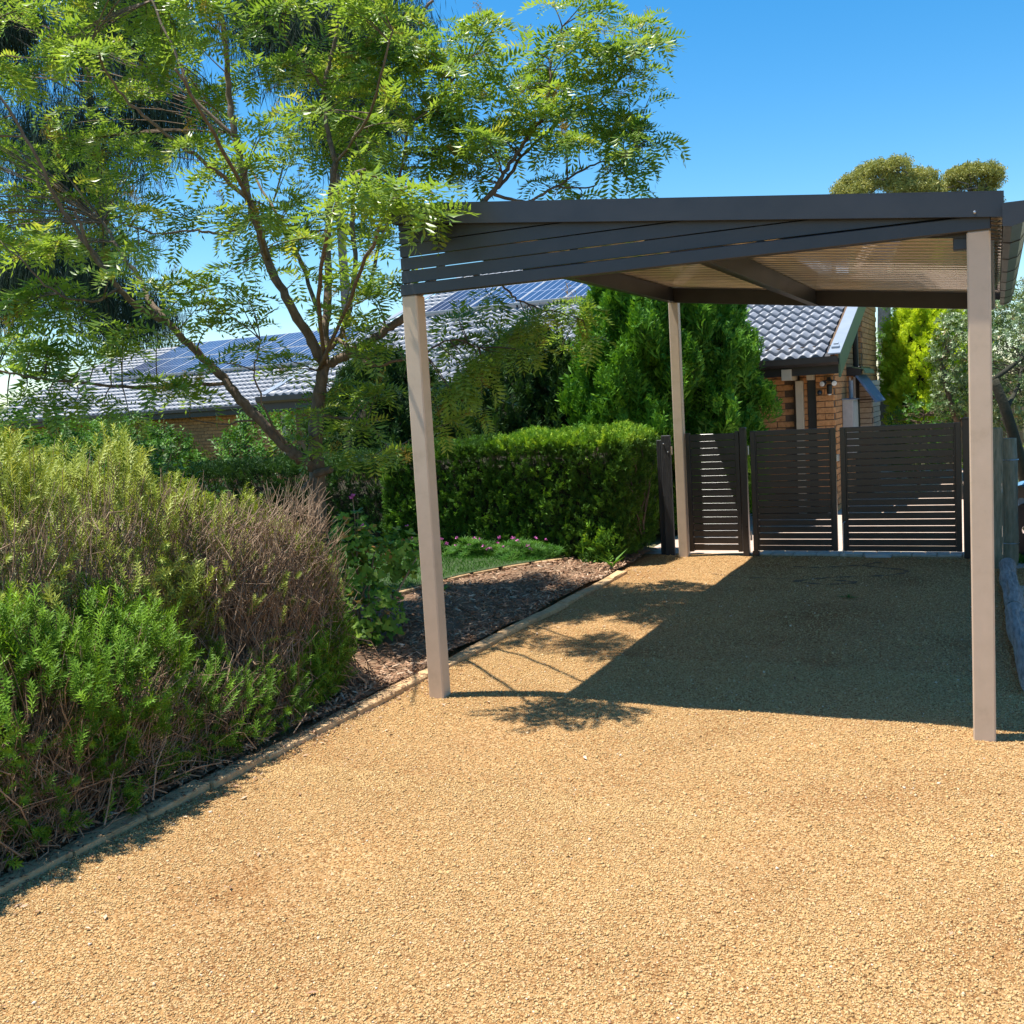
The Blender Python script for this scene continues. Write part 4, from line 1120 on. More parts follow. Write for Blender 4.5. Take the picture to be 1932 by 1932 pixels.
CLUSTERS = [
 (-0.44,2.35,4.78,0.25), (-0.71,2.36,4.52,0.25), (-0.83,2.95,4.67,0.23), (-1.05,2.58,4.43,0.31), (-0.57,2.23,4.16,0.31),
 (-0.03,2.94,4.82,0.24), (0.20,3.11,4.91,0.20), (0.25,2.73,4.54,0.25), (0.43,3.49,4.81,0.29), (0.69,2.88,4.48,0.19),
 (0.35,3.03,4.50,0.26), (0.40,3.18,4.36,0.24), (0.52,3.13,4.24,0.19), (0.10,3.12,4.40,0.22), (-0.22,3.14,4.44,0.22),
 (-0.57,3.23,4.54,0.28), (-0.31,2.56,4.14,0.25), (-0.31,2.98,4.24,0.27), (-0.64,2.86,4.13,0.27), (-0.30,2.55,3.93,0.23),
 (-0.47,2.13,3.82,0.25), (-0.79,3.08,3.95,0.23), (-0.11,2.64,3.92,0.21), (0.07,2.78,4.18,0.26), (0.02,3.39,4.11,0.27),
 (0.26,3.15,4.04,0.22), (0.46,3.10,3.88,0.26), (0.54,3.48,3.89,0.20), (0.52,2.62,3.66,0.21), (0.38,3.31,3.67,0.20),
 (0.35,2.91,3.58,0.17), (0.14,2.51,3.69,0.23), (-0.20,2.99,3.73,0.22), (-0.10,3.31,3.51,0.11), (0.47,2.76,3.41,0.13),
 (-1.45,2.51,5.01,0.35), (-1.03,2.30,4.73,0.25), (-1.45,2.59,4.62,0.36), (-1.25,2.66,4.63,0.22), (-1.24,2.05,4.12,0.34),
 (-1.37,2.70,4.41,0.23), (-1.05,2.63,4.15,0.27), (-0.93,2.70,4.06,0.22), (-1.24,2.71,4.02,0.23), (-0.86,2.43,3.80,0.22),
 (-1.11,2.66,3.75,0.27), (-0.99,2.85,3.69,0.20), (-1.18,1.90,3.75,0.29), (-1.52,2.57,3.72,0.27), (0.12,-0.24,2.99,0.12),
 (0.26,-0.16,2.94,0.15), (0.24,-0.26,2.87,0.12), (0.32,-0.09,2.89,0.10), (0.30,-0.21,2.76,0.06), (0.09,-0.16,2.86,0.10),
 (-4.70,0.69,6.06,0.23), (-4.79,0.71,5.88,0.24), (-5.31,1.21,5.78,0.25), (-5.71,1.52,5.75,0.27), (-5.30,1.08,5.09,0.25),
 (-5.40,1.18,4.96,0.26), (-5.47,0.98,4.56,0.25), (-3.73,-0.31,3.71,0.20), (-5.31,0.97,3.70,0.25), (-4.91,0.57,3.34,0.24),
 (-3.46,0.14,5.57,0.21), (-4.85,1.24,6.01,0.25), (-4.92,1.12,5.68,0.25), (-3.35,-0.10,4.62,0.20), (-3.64,-0.02,4.49,0.21),
 (-3.66,0.06,4.28,0.21), (-4.89,0.99,4.43,0.25), (-4.65,0.68,3.98,0.24), (-3.60,-0.06,3.38,0.21), (-5.36,1.33,3.45,0.26),
 (-4.84,1.54,6.45,0.26), (-4.09,0.95,5.77,0.23), (-4.49,1.27,5.73,0.25), (-3.83,0.69,5.11,0.23), (-3.37,0.21,4.28,0.21),
 (-3.11,-0.14,3.93,0.20), (-4.85,1.29,4.20,0.26), (-4.76,1.10,3.78,0.25), (-3.13,-0.08,3.00,0.20), (-2.89,0.36,5.58,0.20),
 (-4.71,1.75,6.11,0.26), (-4.68,1.66,5.92,0.26), (-2.82,0.17,4.70,0.20), (-4.46,1.42,4.77,0.25), (-4.04,0.95,3.55,0.24),
 (-4.55,1.23,3.47,0.25), (-3.63,1.37,6.06,0.24), (-3.97,1.65,5.95,0.25), (-4.00,1.65,5.70,0.25), (-3.69,1.34,5.19,0.24),
 (-2.76,0.32,4.35,0.21), (-4.12,1.55,4.74,0.25), (-4.65,1.87,4.45,0.27), (-4.60,1.83,4.29,0.27), (-3.61,0.96,3.64,0.23),
 (-3.67,0.89,3.29,0.23), (-3.60,1.79,6.35,0.25), (-3.91,1.95,6.04,0.26), (-3.75,1.92,5.76,0.25), (-3.84,1.85,5.27,0.25),
 (-2.38,0.19,4.29,0.20), (-4.14,2.00,4.76,0.26), (-4.01,1.88,4.15,0.26), (-3.59,1.42,3.65,0.25), (-3.87,1.56,3.28,0.25),
 (-2.51,0.79,5.50,0.21), (-3.05,1.42,5.71,0.23), (-2.08,0.39,4.75,0.20), (-3.44,1.99,5.34,0.25), (-3.65,2.19,5.11,0.26),
 (-3.58,1.95,4.78,0.26), (-3.21,1.50,3.96,0.24), (-2.30,0.33,3.25,0.20), (-3.89,2.03,3.44,0.26), (-2.07,0.94,5.60,0.21),
 (-2.08,0.82,5.18,0.21), (-1.83,0.53,4.75,0.20), (-2.97,1.65,5.01,0.24), (-3.15,2.02,4.87,0.25), (-2.08,0.76,3.70,0.21),
 (-3.32,1.80,3.56,0.25), (-2.48,1.85,5.95,0.24), (-2.69,1.88,5.77,0.24), (-2.63,2.02,5.50,0.24), (-1.68,0.58,4.50,0.20),
 (-1.86,0.81,4.43,0.21), (-2.71,1.90,4.44,0.24), (-2.75,1.83,4.31,0.24), (-2.33,1.36,3.71,0.23), (-2.19,1.21,3.33,0.22),
 (-2.61,2.47,6.27,0.25), (-2.79,2.47,5.87,0.26), (-2.82,2.63,5.74,0.26), (-2.35,1.88,5.06,0.24), (-2.28,1.85,4.68,0.24),
 (-1.31,0.59,3.76,0.20), (-1.40,0.46,3.40,0.20), (-1.37,0.66,3.18,0.20), (-2.93,2.35,3.27,0.26), (-2.62,3.07,6.49,0.27),
 (-1.88,1.96,5.68,0.23), (-1.29,1.14,4.86,0.21), (-1.85,1.75,4.96,0.23), (-2.02,1.84,4.47,0.23), (-1.42,1.06,3.87,0.21),
 (-2.54,2.51,4.09,0.26), (-2.53,2.60,3.72,0.26), (-2.22,2.24,3.33,0.25), (-1.88,2.36,6.13,0.24), (-0.95,1.16,5.09,0.20),
 (-1.83,2.36,5.48,0.24), (-0.91,1.06,4.56,0.20), (-2.18,2.71,4.91,0.26), (-1.96,2.45,4.57,0.25), (-2.30,2.96,4.37,0.27),
 (-2.12,2.40,3.95,0.25), (-1.88,2.94,6.18,0.26), (-1.46,2.57,5.82,0.24), (-1.78,3.07,5.76,0.26), (-0.58,0.95,4.40,0.19),
 (-1.59,2.39,4.72,0.24), (-1.56,2.20,4.46,0.24), (-2.04,2.92,4.32,0.26), (-1.79,2.59,3.87,0.25), (-1.77,2.63,3.65,0.25),
 (-1.90,2.93,3.35,0.26), (-3.43,0.42,3.11,0.28), (-3.23,0.06,2.71,0.23), (-3.00,0.25,2.48,0.23), (-3.02,-0.03,2.32,0.22),
 (-3.06,-0.12,2.03,0.19), (-3.06,0.31,2.18,0.20), (-2.50,0.16,2.36,0.19), (-2.40,0.60,2.67,0.19), (-2.39,0.31,2.87,0.19),
 (-2.01,0.81,2.49,0.23), (-2.18,0.81,2.74,0.20), (-1.94,1.05,2.66,0.20), (-2.21,0.49,2.12,0.19), (-2.42,0.37,1.98,0.15),
 (-1.90,0.64,2.14,0.15), (-1.81,0.91,2.33,0.20), (-2.31,0.67,1.78,0.16), (-2.36,0.20,1.80,0.11), (-2.80,0.14,1.93,0.15),
 (-2.97,-0.13,1.84,0.15), (-2.65,0.18,2.18,0.19), (-3.21,0.24,2.11,0.20), (-2.80,0.59,2.32,0.16), (-3.58,0.27,2.45,0.24),
 (-2.20,0.30,2.34,0.15), (-2.97,0.20,2.70,0.19), (-2.88,0.46,1.89,0.14), (-3.34,-0.01,1.81,0.15), (-1.90,1.24,2.10,0.18),
 (-1.65,1.73,2.00,0.21), (-1.77,1.72,1.80,0.19), (-1.62,1.16,1.78,0.14), (-1.84,1.35,1.52,0.10), (-1.44,1.21,1.47,0.12),
 (-1.31,1.32,1.66,0.20), (-1.31,1.65,1.86,0.25), (-1.12,1.53,2.13,0.24), (-1.51,1.87,2.42,0.26), (-1.23,1.63,2.63,0.25),
 (-1.02,1.58,2.76,0.20), (-1.27,1.90,3.06,0.21), (-1.33,1.51,2.79,0.20), (-1.57,1.22,2.75,0.16), (-2.14,1.83,3.20,0.22),
 (-1.51,1.40,3.19,0.16), (-1.35,1.35,2.50,0.16), (-1.30,1.55,1.32,0.14), (-0.93,1.32,1.45,0.14), (-1.06,2.65,2.32,0.23),
 (-0.70,2.31,2.03,0.22), (-0.89,2.19,1.95,0.22), (-0.82,2.87,2.22,0.23), (-1.11,2.38,1.74,0.18), (-0.98,2.73,1.87,0.14),
 (-0.68,2.92,2.39,0.23), (-0.47,2.92,2.51,0.18), (-0.30,2.49,2.17,0.17), (-0.98,2.62,2.49,0.18), (-0.58,2.42,2.53,0.15),
 (-0.92,2.12,1.61,0.13), (-0.86,2.72,1.70,0.11), (-0.46,3.34,2.39,0.21), (-0.31,3.61,2.46,0.22), (-0.15,3.57,2.28,0.14),
 (-0.44,3.53,2.21,0.14), (-0.35,3.56,2.60,0.12), (-0.19,-0.39,2.91,0.10), (0.06,-0.50,2.96,0.10), (0.15,-0.44,3.05,0.08),
]

TB = (-1.71, 1.38, .05)
tree = thing('leafy_tree', TB, 'light green feathery-leaved tree leaning over the carport corner', 'tree')
parts = []
skel = []            # points of the limbs for twigs to grow from
for r0_, r1_, pts in LIMBS:
    P = spline(pts, 5)
    if P[0][2] < .5: P = np.vstack([[P[0][0]+.01, P[0][1], -.05], P])
    n = len(P)
    P = P+np.concatenate([np.zeros((1, 3)), rng.normal(0, .006, (n-2, 3)), np.zeros((1, 3))])
    rr = .84*np.linspace(r0_, r1_, n)*(1+rng.normal(0, .05, n))
    if pts[0][2] < .5: rr[0] *= 1.35; rr[1] *= 1.1
    g = tube(P, rr, 9 if r0_ > .02 else 6)
    parts.append((r0_, g))
    for p, r in zip(P, rr): skel.append((*p, r))
trunk = obj('trunk', *cat([g for r, g in parts[:2]]), 'bark', tree, smooth=True)
for r, g in parts[2:]:
    obj('branch', g[0], g[1], 'bark', tree, smooth=True)
for (c, d, r) in (((-1.71, 1.40, 1.29), (.16, -.02, .03), .03), ((-1.75, 1.39, 1.24), (-.07, -.05, -.08), .02)):
    c = np.array(c); obj('branch_stub', *tube([c, c+np.array(d)*.6, c+np.array(d)], [r*1.1, r, r*.85], 8), 'bark', tree)
skel = np.array(skel)

def compound(npairs, L, curl, seed):
    """pinnate leaf growing along +Z, arching over towards -Y, leaflets in pairs hanging a little"""
    q = np.random.default_rng(seed)
    lst = []
    t = np.linspace(0, 1, npairs*2+3)
    ang = curl*t
    P = np.zeros((len(t), 3))
    for i in range(1, len(t)):
        P[i] = P[i-1]+L/(len(t)-1)*np.array([0, -math.sin(ang[i]), math.cos(ang[i])])
    for i in range(npairs):
        k = 2+i*2
        d = P[k]-P[k-1]; d /= np.linalg.norm(d)
        nrm = np.cross(np.array([1, 0, 0]), d)
        sz = (.75+.4*math.sin(math.pi*(i+.8)/(npairs+.6)))*L*.285
        for s in (-1, 1):
            ld = s*np.array([1, 0, 0])*.86+d*.55-nrm*q.uniform(-.05, .4)*1.0
            lst.append(blade(P[k], ld, nrm+q.normal(0, .22, 3), sz*q.uniform(.88, 1.1), sz*.27, .3, q.uniform(.05, .3)))
    d = P[-1]-P[-2]
    lst.append(blade(P[-1], d, np.cross([1, 0, 0], d), L*.2, L*.05, .3, .2))
    V, F = blades(lst)
    # rachis as a narrow strip
    k = len(V)
    A = P+np.array([.0016, 0, 0]); B = P-np.array([.0016, 0, 0])
    V = np.vstack([V, A, B]); n = len(P)
    F = np.vstack([F, [(k+i, k+i+1, k+n+i) for i in range(n-1)], [(k+i+1, k+n+i+1, k+n+i) for i in range(n-1)]])
    return V, F
CPD = [compound(int(k), 1.0, c, s) for s, (k, c) in enumerate([(8, 1.1), (9, 1.5), (8, .7), (9, 1.9), (7, 1.3), (8, 2.2)])]

tw_paths, leaf_p, leaf_d, leaf_s, leaf_t, pan = [], [], [], [], [], []
cen = np.array(CLUSTERS)
for cx, cy, cz, cr in CLUSTERS:
    nt_ = max(1, int(round((cr/.2)**2*2.15)))
    for _ in range(nt_):
        tip = np.array([cx, cy, cz])+unit(rng.normal(0, 1, 3))*cr*rng.uniform(.1, .95)
        # keep clear of the carport roof, slats and the space right of the posts' line
        if tip[0] > -.12 and -.16 < tip[1] < 5.9 and 2.62-.115*max(tip[0], 0) < tip[2] < 3.06: continue
        if -.1 < tip[0] < .2 and -.12 < tip[1] < .16: continue
        dd = np.linalg.norm(skel[:, :3]-tip, axis=1)+.25*np.maximum(0, skel[:, 2]-tip[2]+.1)
        b = skel[np.argmin(dd)]
        L = np.linalg.norm(tip-b[:3])
        mid = (b[:3]+tip)/2+np.array([0, 0, .10*L])+rng.normal(0, .03, 3)
        pa = np.array([b[:3]*(1-t)**2+2*mid*t*(1-t)+tip*t*t for t in np.linspace(0, 1, 6)])
        tw_paths.append(pa)
        gdir = unit(pa[-1]-pa[-2])
        nl = rng.integers(6, 10)
        ph = rng.uniform(0, 6.28)
        for j in range(nl):
            t = 1-.42*(j/nl)**1.3 if L > .15 else 1
            p = pa[0]*(1-t)**2+2*mid*t*(1-t)+tip*t*t
            a = ph+2.4*j
            o_ = np.array([math.cos(a), math.sin(a), rng.uniform(.05, .75)])
            d = unit(gdir*.45+o_)
            leaf_p.append(p); leaf_d.append(d); leaf_s.append(rng.uniform(.17, .34)); leaf_t.append(np.clip(rng.normal(.52, .24), .05, .95))
        if rng.uniform() < .42:
            pan.append((tip, gdir))
tw = np.array(tw_paths)
V, F = twigmesh(tw, .0065, .0028)
obj('twigs', V, F, 'bark', tree)['kind'] = 'stuff'
leaf_p, leaf_d, leaf_s, leaf_t = map(np.array, (leaf_p, leaf_d, leaf_s, leaf_t))
# leaf roll so that the arch hangs down: proto -Y must point to the ground side
def droop_roll(D):
    D = unit(D)
    ref = np.where(np.abs(D[:, 2:3]) < .95, np.array([[0, 0, 1.]]), np.array([[1., 0, 0]]))
    X = unit(np.cross(ref, D)); Y = np.cross(D, X)
    return np.zeros(len(D))
roll = rng.normal(0, .25, len(leaf_p))
# leaves that show largest are single objects, the others one crown mesh
dv = leaf_p-CAM; dep = dv@fw
inv = (np.abs(dv@rt/dep) < .5) & (np.abs(dv@up/dep) < .5)
score = np.where(inv, leaf_s/dep, 0)
order = np.argsort(-score)
single, rest_ = order[:300], order[300:]
Mx = frames(leaf_d, roll)
LMS = []
for i, (pv, pf) in enumerate(CPD):
    me = mk('leaf', pv, pf, tint=np.clip(.5+.06*(i-2)+rng.uniform(-.1, .1, len(pv)), 0, 1)); me.materials.append(MATS['pinnate_leaf']); LMS.append(me)
for q, i in enumerate(single):
    o = bpy.data.objects.new('leaf', LMS[q % 6]); COL.objects.link(o); o.parent = tree
    m4 = Matrix(Mx[i].tolist()).to_4x4()
    o.matrix_local = Matrix.Translation(Vector((leaf_p[i]-ORG[tree]).tolist()))@m4@Matrix.Scale(float(leaf_s[i]), 4)
V, F, T = scatter(CPD, leaf_p[rest_], leaf_d[rest_], leaf_s[rest_], leaf_t[rest_], roll=roll[rest_])
obj('crown', V, F, 'pinnate_leaf', tree, tint=T)
print('compound leaves', len(leaf_p), 'tris', len(F))
# flower panicles: fine branched sprays
def panicle(seed):
    q = np.random.default_rng(seed); lst = []
    for i in range(46):
        h = q.uniform(.1, 1); a = q.uniform(0, 6.28); r = .42*(1-h*.6)*q.uniform(.2, 1)
        p = np.array([r*math.cos(a), r*math.sin(a), h])
        lst.append(blade((p[0]*.1, p[1]*.1, h*.75), p-np.array([p[0]*.1, p[1]*.1, h*.75]), (.3, .2, 1), np.linalg.norm(p-np.array([0, 0, h*.75])), .012, .3))
        for _ in range(2):
            lst.append(blade(p, q.normal(0, 1, 3), q.normal(0, 1, 3), .055, .04, .3))
    return blades(lst)
PAN = [panicle(s) for s in range(3)]
pp_ = np.array([p for p, d in pan]); pd = np.array([unit(d*.6+np.array([0, 0, .25])+rng.normal(0, .25, 3)) for p, d in pan])
V, F, T = scatter(PAN, pp_, pd, rng.uniform(.13, .24, len(pp_)), rng.uniform(.1, .9, len(pp_)))
obj('flower_sprays', V, F, 'panicle', tree, tint=T)['kind'] = 'stuff'

# ================================================================== shrubs, hedges and other trees
def rosemary_shoot(seed, n=10, lf=.25, wd=.05, spread=1.15):
    q = np.random.default_rng(seed); lst = []
    bend = q.normal(0, .12, 2)
    for i in range(n):
        h = .12+.86*i/(n-1); off = np.array([bend[0]*h*h, bend[1]*h*h, h])
        for j in range(4):
            a = j*1.571+i*.8+q.normal(0, .15)
            d = np.array([math.cos(a)*spread, math.sin(a)*spread, .75+.5*h])
            L = lf*(1.15-.45*abs(h-.45))
            lst.append(blade(off, d, (-math.cos(a), -math.sin(a), .6), L, wd, .3, .12))
    V, F = blades(lst)
    k = len(V)
    st = np.array([(0, 0, 0), (.012, 0, 0), (bend[0], bend[1], 1)]); V = np.vstack([V, st, st+np.array([0, .008, 0])])
    return V, np.vstack([F, [(k, k+1, k+2), (k+3, k+4, k+5)]])
RS = [rosemary_shoot(s) for s in range(5)]

def shell(n, ells, lo=.72, zmin=.06):
    """points near the outer skin of a union of ellipsoids, with outward directions"""
    out_p, out_d = [], []
    wts = np.array([r[0]*r[1]+r[0]*r[2]+r[1]*r[2] for c, r in ells]); wts = wts/wts.sum()
    while sum(map(len, out_p)) < n:
        for (c, r), w_ in zip(ells, wts):
            k = int(n*w_)+8
            d = unit(rng.normal(0, 1, (k, 3))); c = np.array(c); r = np.array(r)
            u = lo+(1-lo)*rng.uniform(0, 1, (k, 1))**.6
            # lumpy outline
            lump = 1+.10*np.sin(d[:, :1]*7+c[0]*9)*np.sin(d[:, 1:2]*6+c[1]*5)+.07*np.sin(d[:, 2:3]*9+c[2]*3+d[:, :1]*5)
            p = c+d*r*u*lump
            ok = p[:, 2] > zmin
            for c2, r2 in ells:
                if c2 is c: continue
                e = np.sum(((p-np.array(c2))/(np.array(r2)*.8))**2, 1)
                ok &= (e > 1) | (np.abs(np.array(c2)-c).sum() < 1e-6)
            out_p.append(p[ok]); out_d.append(unit(d/r)[ok])
    P, D = np.concatenate(out_p), np.concatenate(out_d)
    ix = rng.permutation(len(P))[:n]
    return P[ix], D[ix]

def shrub(name, base, label, cat_, ells, protos, n, mat, size, upw=.7, lo=.7, tmean=.5, tvar=.2, stems=0, stem_r=.006, dry=None, group=None, stem_mat='bark', sun_tint=.15, zmin=.06):
    t = thing(name, base, label, cat_, group)
    P, D = shell(n, ells, lo, zmin)
    dirs = unit(D*(1-upw)+np.array([0, 0, 1])*upw+rng.normal(0, .28, P.shape))
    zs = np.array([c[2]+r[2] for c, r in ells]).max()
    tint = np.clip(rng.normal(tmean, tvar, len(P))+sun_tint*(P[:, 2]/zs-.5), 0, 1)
    sz = rng.uniform(size[0], size[1], len(P))
    if dry is not None:
        keep = ~dry(P) | (rng.uniform(0, 1, len(P)) < .16)
        P, dirs, tint, sz = P[keep], dirs[keep], tint[keep], sz[keep]
    V, F, T = scatter(protos, P-dirs*sz[:, None]*.7, dirs, sz, tint)
    o = obj('foliage', V, F, mat, t, tint=T); o['kind'] = 'stuff'
    if stems:
        Q, E = shell(stems, ells, .78, zmin)
        paths = []
        for p, e in zip(Q, E):
            b = np.array(base)+np.array([rng.normal(0, .16), rng.normal(0, .22), 0]); b[:2] = b[:2]*.55+p[:2]*.45
            mid = b*.45+p*.55+np.array([0, 0, .08])+rng.normal(0, .05, 3)
            paths.append([b*(1-s)**2+2*mid*s*(1-s)+p*s*s+rng.normal(0, .012, 3)*(0 < s < 1) for s in np.linspace(0, 1, 6)])
        V, F = twigmesh(np.array(paths), stem_r, stem_r*.3)
        o = obj('stems', V, F, stem_mat, t); o['kind'] = 'stuff'
    return t

# --- rosemary along the drive
shrub('rosemary_bush', (-1.5, -1.55, .06), 'tall yellowish rosemary bush at the back of the row', 'bush',
      [((-1.35, -1.95, .88), (.62, .75, .96)), ((-1.2, -1.25, .86), (.58, .6, .88)), ((-1.7, -1.1, .7), (.7, .8, .92)), ((-1.6, -2.6, .9), (.8, .8, .98))],
      RS, 4600, 'rosemary_old', (.09, .17), upw=.66, stems=1300, stem_r=.005, stem_mat='dry_twig', tmean=.55)
def dryzone(P):
    u = np.sin(P[:, 1]*5+P[:, 2]*3)*.12
    return (P[:, 0] > -1.15) & (P[:, 1]+u > -1.15) & (P[:, 1]+u < -.08) & (P[:, 2] > .22) & (P[:, 2] < 1.25+.1*np.sin(P[:, 1]*23))
shrub('rosemary_bush', (-.95, -.35, .06), 'half dead rosemary bush with a bare tangle of dry twigs', 'bush',
      [((-.92, -.52, .68), (.44, .52, .66)), ((-1.02, -.08, .55), (.42, .36, .58)), ((-.85, -.85, .62), (.4, .45, .6))],
      RS, 2700, 'rosemary_old', (.08, .14), upw=.5, stems=1800, stem_r=.0042, dry=dryzone, stem_mat='dry_twig', tmean=.45)
# dense dry twigs standing in the bare patches
def deadtwigs(par, n, y0, y1, z0, z1, xface, lean=(.12, .25, .8), L=(.15, .45)):
    py_ = rng.uniform(y0, y1, n); pz = rng.uniform(z0, z1, n)
    px = xface(py_, pz)-np.abs(rng.normal(0, .08, n))
    a = np.stack([px, py_, pz], 1)
    d = unit(np.stack([rng.normal(lean[0], .3, n), rng.normal(lean[1], .5, n), rng.normal(lean[2], .35, n)], 1))*rng.uniform(L[0], L[1], n)[:, None]
    paths = np.stack([a-d*.5, a-d*.2+rng.normal(0, .014, (n, 3)), a+d*.15+rng.normal(0, .014, (n, 3)), a+d*.5], 1)
    V, F = twigmesh(paths, rng.uniform(.0018, .0042, n), .0012)
    o = obj('dead_twigs', V, F, 'dry_twig', par); o['kind'] = 'stuff'
bushes = [o for o in bpy.data.objects if o.name.startswith('rosemary_bush') and o.type == 'EMPTY']
tallb, dryb = bushes[0], bushes[1]
deadtwigs(dryb, 1700, -1.1, .0, .10, 1.22, lambda y, z: -.93+.42*np.sqrt(np.clip(1-((y+.45)/.95)**2-((z-.62)/.85)**2, 0, 1)))
deadtwigs(tallb, 700, -2.2, -.9, .5, 1.35, lambda y, z: -.80+0*y, (.05, .15, 1))
shrub('rosemary_bush', (-.8, -2.15, .06), 'fresh bright green rosemary bush nearest the camera', 'bush',
      [((-.72, -2.35, .54), (.42, .55, .54)), ((-.66, -1.8, .5), (.36, .45, .50)), ((-.78, -2.9, .5), (.44, .5, .52))],
      RS, 2600, 'rosemary_new', (.09, .16), upw=.55, stems=900, stem_r=.005, stem_mat='dry_twig', tmean=.5, lo=.66, dry=lambda P: (P[:, 2] < .34+.12*np.sin(P[:, 1]*7)) | ((np.sin(P[:, 1]*9+1)*np.sin(P[:, 2]*8) > .55)))
shrub('rosemary_bush', (-.62, -1.0, .06), 'low dark green rosemary spilling onto the kerb in the middle', 'bush',
      [((-.54, -1.3, .28), (.26, .45, .32)), ((-.50, -.85, .22), (.2, .34, .26)), ((-.48, -2.2, .16), (.2, .7, .2))],
      RS, 520, 'rosemary_new', (.08, .14), upw=.45, stems=200, stem_r=.004, stem_mat='dry_twig', tmean=.35, lo=.5)
shrub('rosemary_bush', (-.62, .05, .06), 'small green rosemary clump at the foot of the bare twigs', 'bush',
      [((-.60, -.34, .26), (.2, .30, .30)), ((-.70, -.06, .35), (.2, .2, .33))],
      RS, 700, 'rosemary_new', (.08, .14), upw=.55, stems=160, stem_r=.004, stem_mat='dry_twig', tmean=.45, lo=.5)
bushes = [o for o in bpy.data.objects if o.name.startswith('rosemary_bush') and o.type == 'EMPTY']
deadtwigs(bushes[3], 420, -1.7, -.6, .06, .5, lambda y, z: -.42+0*y, (.1, .3, .7), (.12, .34))
deadtwigs(bushes[2], 900, -3.0, -1.5, .05, .55, lambda y, z: -.38-.12*z, (.1, .3, .7), (.12, .34))
# taller soft shrub far left behind the rosemary
LEAFY = [blades([blade((0, 0, .1*k), (math.cos(k*2.4), math.sin(k*2.4), .6), (0, 0, 1), .42, .17, .25, .15) for k in range(9)]) for _ in range(2)]
shrub('garden_shrub', (-3.1, -.2, .06), 'shadowed green shrub behind the rosemary at the left edge', 'bush',
      [((-3.2, -.6, 1.0), (.9, 1.1, .95)), ((-2.9, .6, .85), (.8, .8, .8)), ((-3.6, -1.8, 1.1), (1, 1, 1.0))], LEAFY, 1500, 'shade_leaf', (.12, .2), upw=.4, stems=90, stem_r=.01)

for x_, y_, lab in ((-15.5, 13.0, 'dark shrub hiding the wing wall just left of the brick patch'), (-17.5, 13.4, 'dark round shrub in front of the middle of the far wing'), (-20.4, 13.6, 'dark shrub at the far left end of the wing'), (-10.6, 12.4, 'dark shrub between the wing and the main roof')):
    shrub('wing_shrub', (x_, y_, 0), lab, 'bush', [((x_, y_, .9), (1.5, .9, 1.2)), ((x_+1.0, y_+.2, .8), (1.1, .8, 1.0))], LEAFY, 900, 'shade_leaf', (.2, .32), upw=.4, stems=30, stem_r=.015)
# --- geranium with lobed leaves
def lobed(seed):
    q = np.random.default_rng(seed); n = 11
    a = np.linspace(-2.6, 2.6, n); r = .5*(1+.28*np.cos(a*3.4))*q.uniform(.9, 1.1, n)
    P = np.stack([r*np.sin(a), r*np.cos(a), .10*np.cos(a*3.4)+q.normal(0, .03, n)], 1)
    V = np.vstack([[(0, 0, -.06)], P]); F = np.array([(0, i+1, i) for i in range(1, n)])
    return V, F
LB = [lobed(s) for s in range(4)]
ge = thing('geranium_shrub', (-1.22, 1.12, .07), 'leafy pink-flowering geranium shrub beside the front left post', 'shrub')
Pg, Dg = shell(760, [((-1.2, 1.1, .58), (.30, .34, .42)), ((-1.05, .95, .28), (.3, .34, .26)), ((-1.38, 1.35, .8), (.2, .2, .22)), ((-1.0, 1.45, .66), (.2, .24, .2))], .35)
Vg, Fg, Tg = scatter(LB, Pg, unit(Dg*.5+np.array([.15, -.25, .7])+rng.normal(0, .35, Pg.shape)), rng.uniform(.045, .085, len(Pg)), np.clip(rng.normal(.5, .25, len(Pg))+np.where(rng.uniform(0, 1, len(Pg)) < .04, .6, 0), 0, 1), jit=.06)
o = obj('foliage', Vg, Fg, 'geranium_leaf', ge, tint=Tg); o['kind'] = 'stuff'
for k in range(14):
    b = np.array([-1.2+rng.normal(0, .08), 1.1+rng.normal(0, .08), .05]); t_ = Pg[rng.integers(0, len(Pg))]
    obj('stem', *tube([b, (b+t_)/2+rng.normal(0, .03, 3), t_], [.011, .008, .005], 6), 'dry_twig', ge)
def bloom(par, c, r, n=16, name='flower'):
    lst = []
    for i in range(n):
        a = rng.uniform(0, 6.28); el = rng.uniform(-.2, 1.3)
        d = np.array([math.cos(a)*math.cos(el), math.sin(a)*math.cos(el), math.sin(el)])
        lst.append(blade(np.array(c)+d*r*.35, d+rng.normal(0, .35, 3), d+rng.normal(0, .5, 3), r, r*.7, .3))
    V, F = blades(lst)
    obj(name, V, F, 'pink_petal', par)
bloom(ge, (-1.36, 1.36, 1.10), .026, 22)
obj('stem', *tube([(-1.36, 1.36, .8), (-1.355, 1.36, .95), (-1.36, 1.36, 1.09)], .004, 5), 'dry_twig', ge)
bloom(ge, (-1.05, 1.0, .93), .014, 8); bloom(ge, (-.98, 1.5, .86), .014, 8)

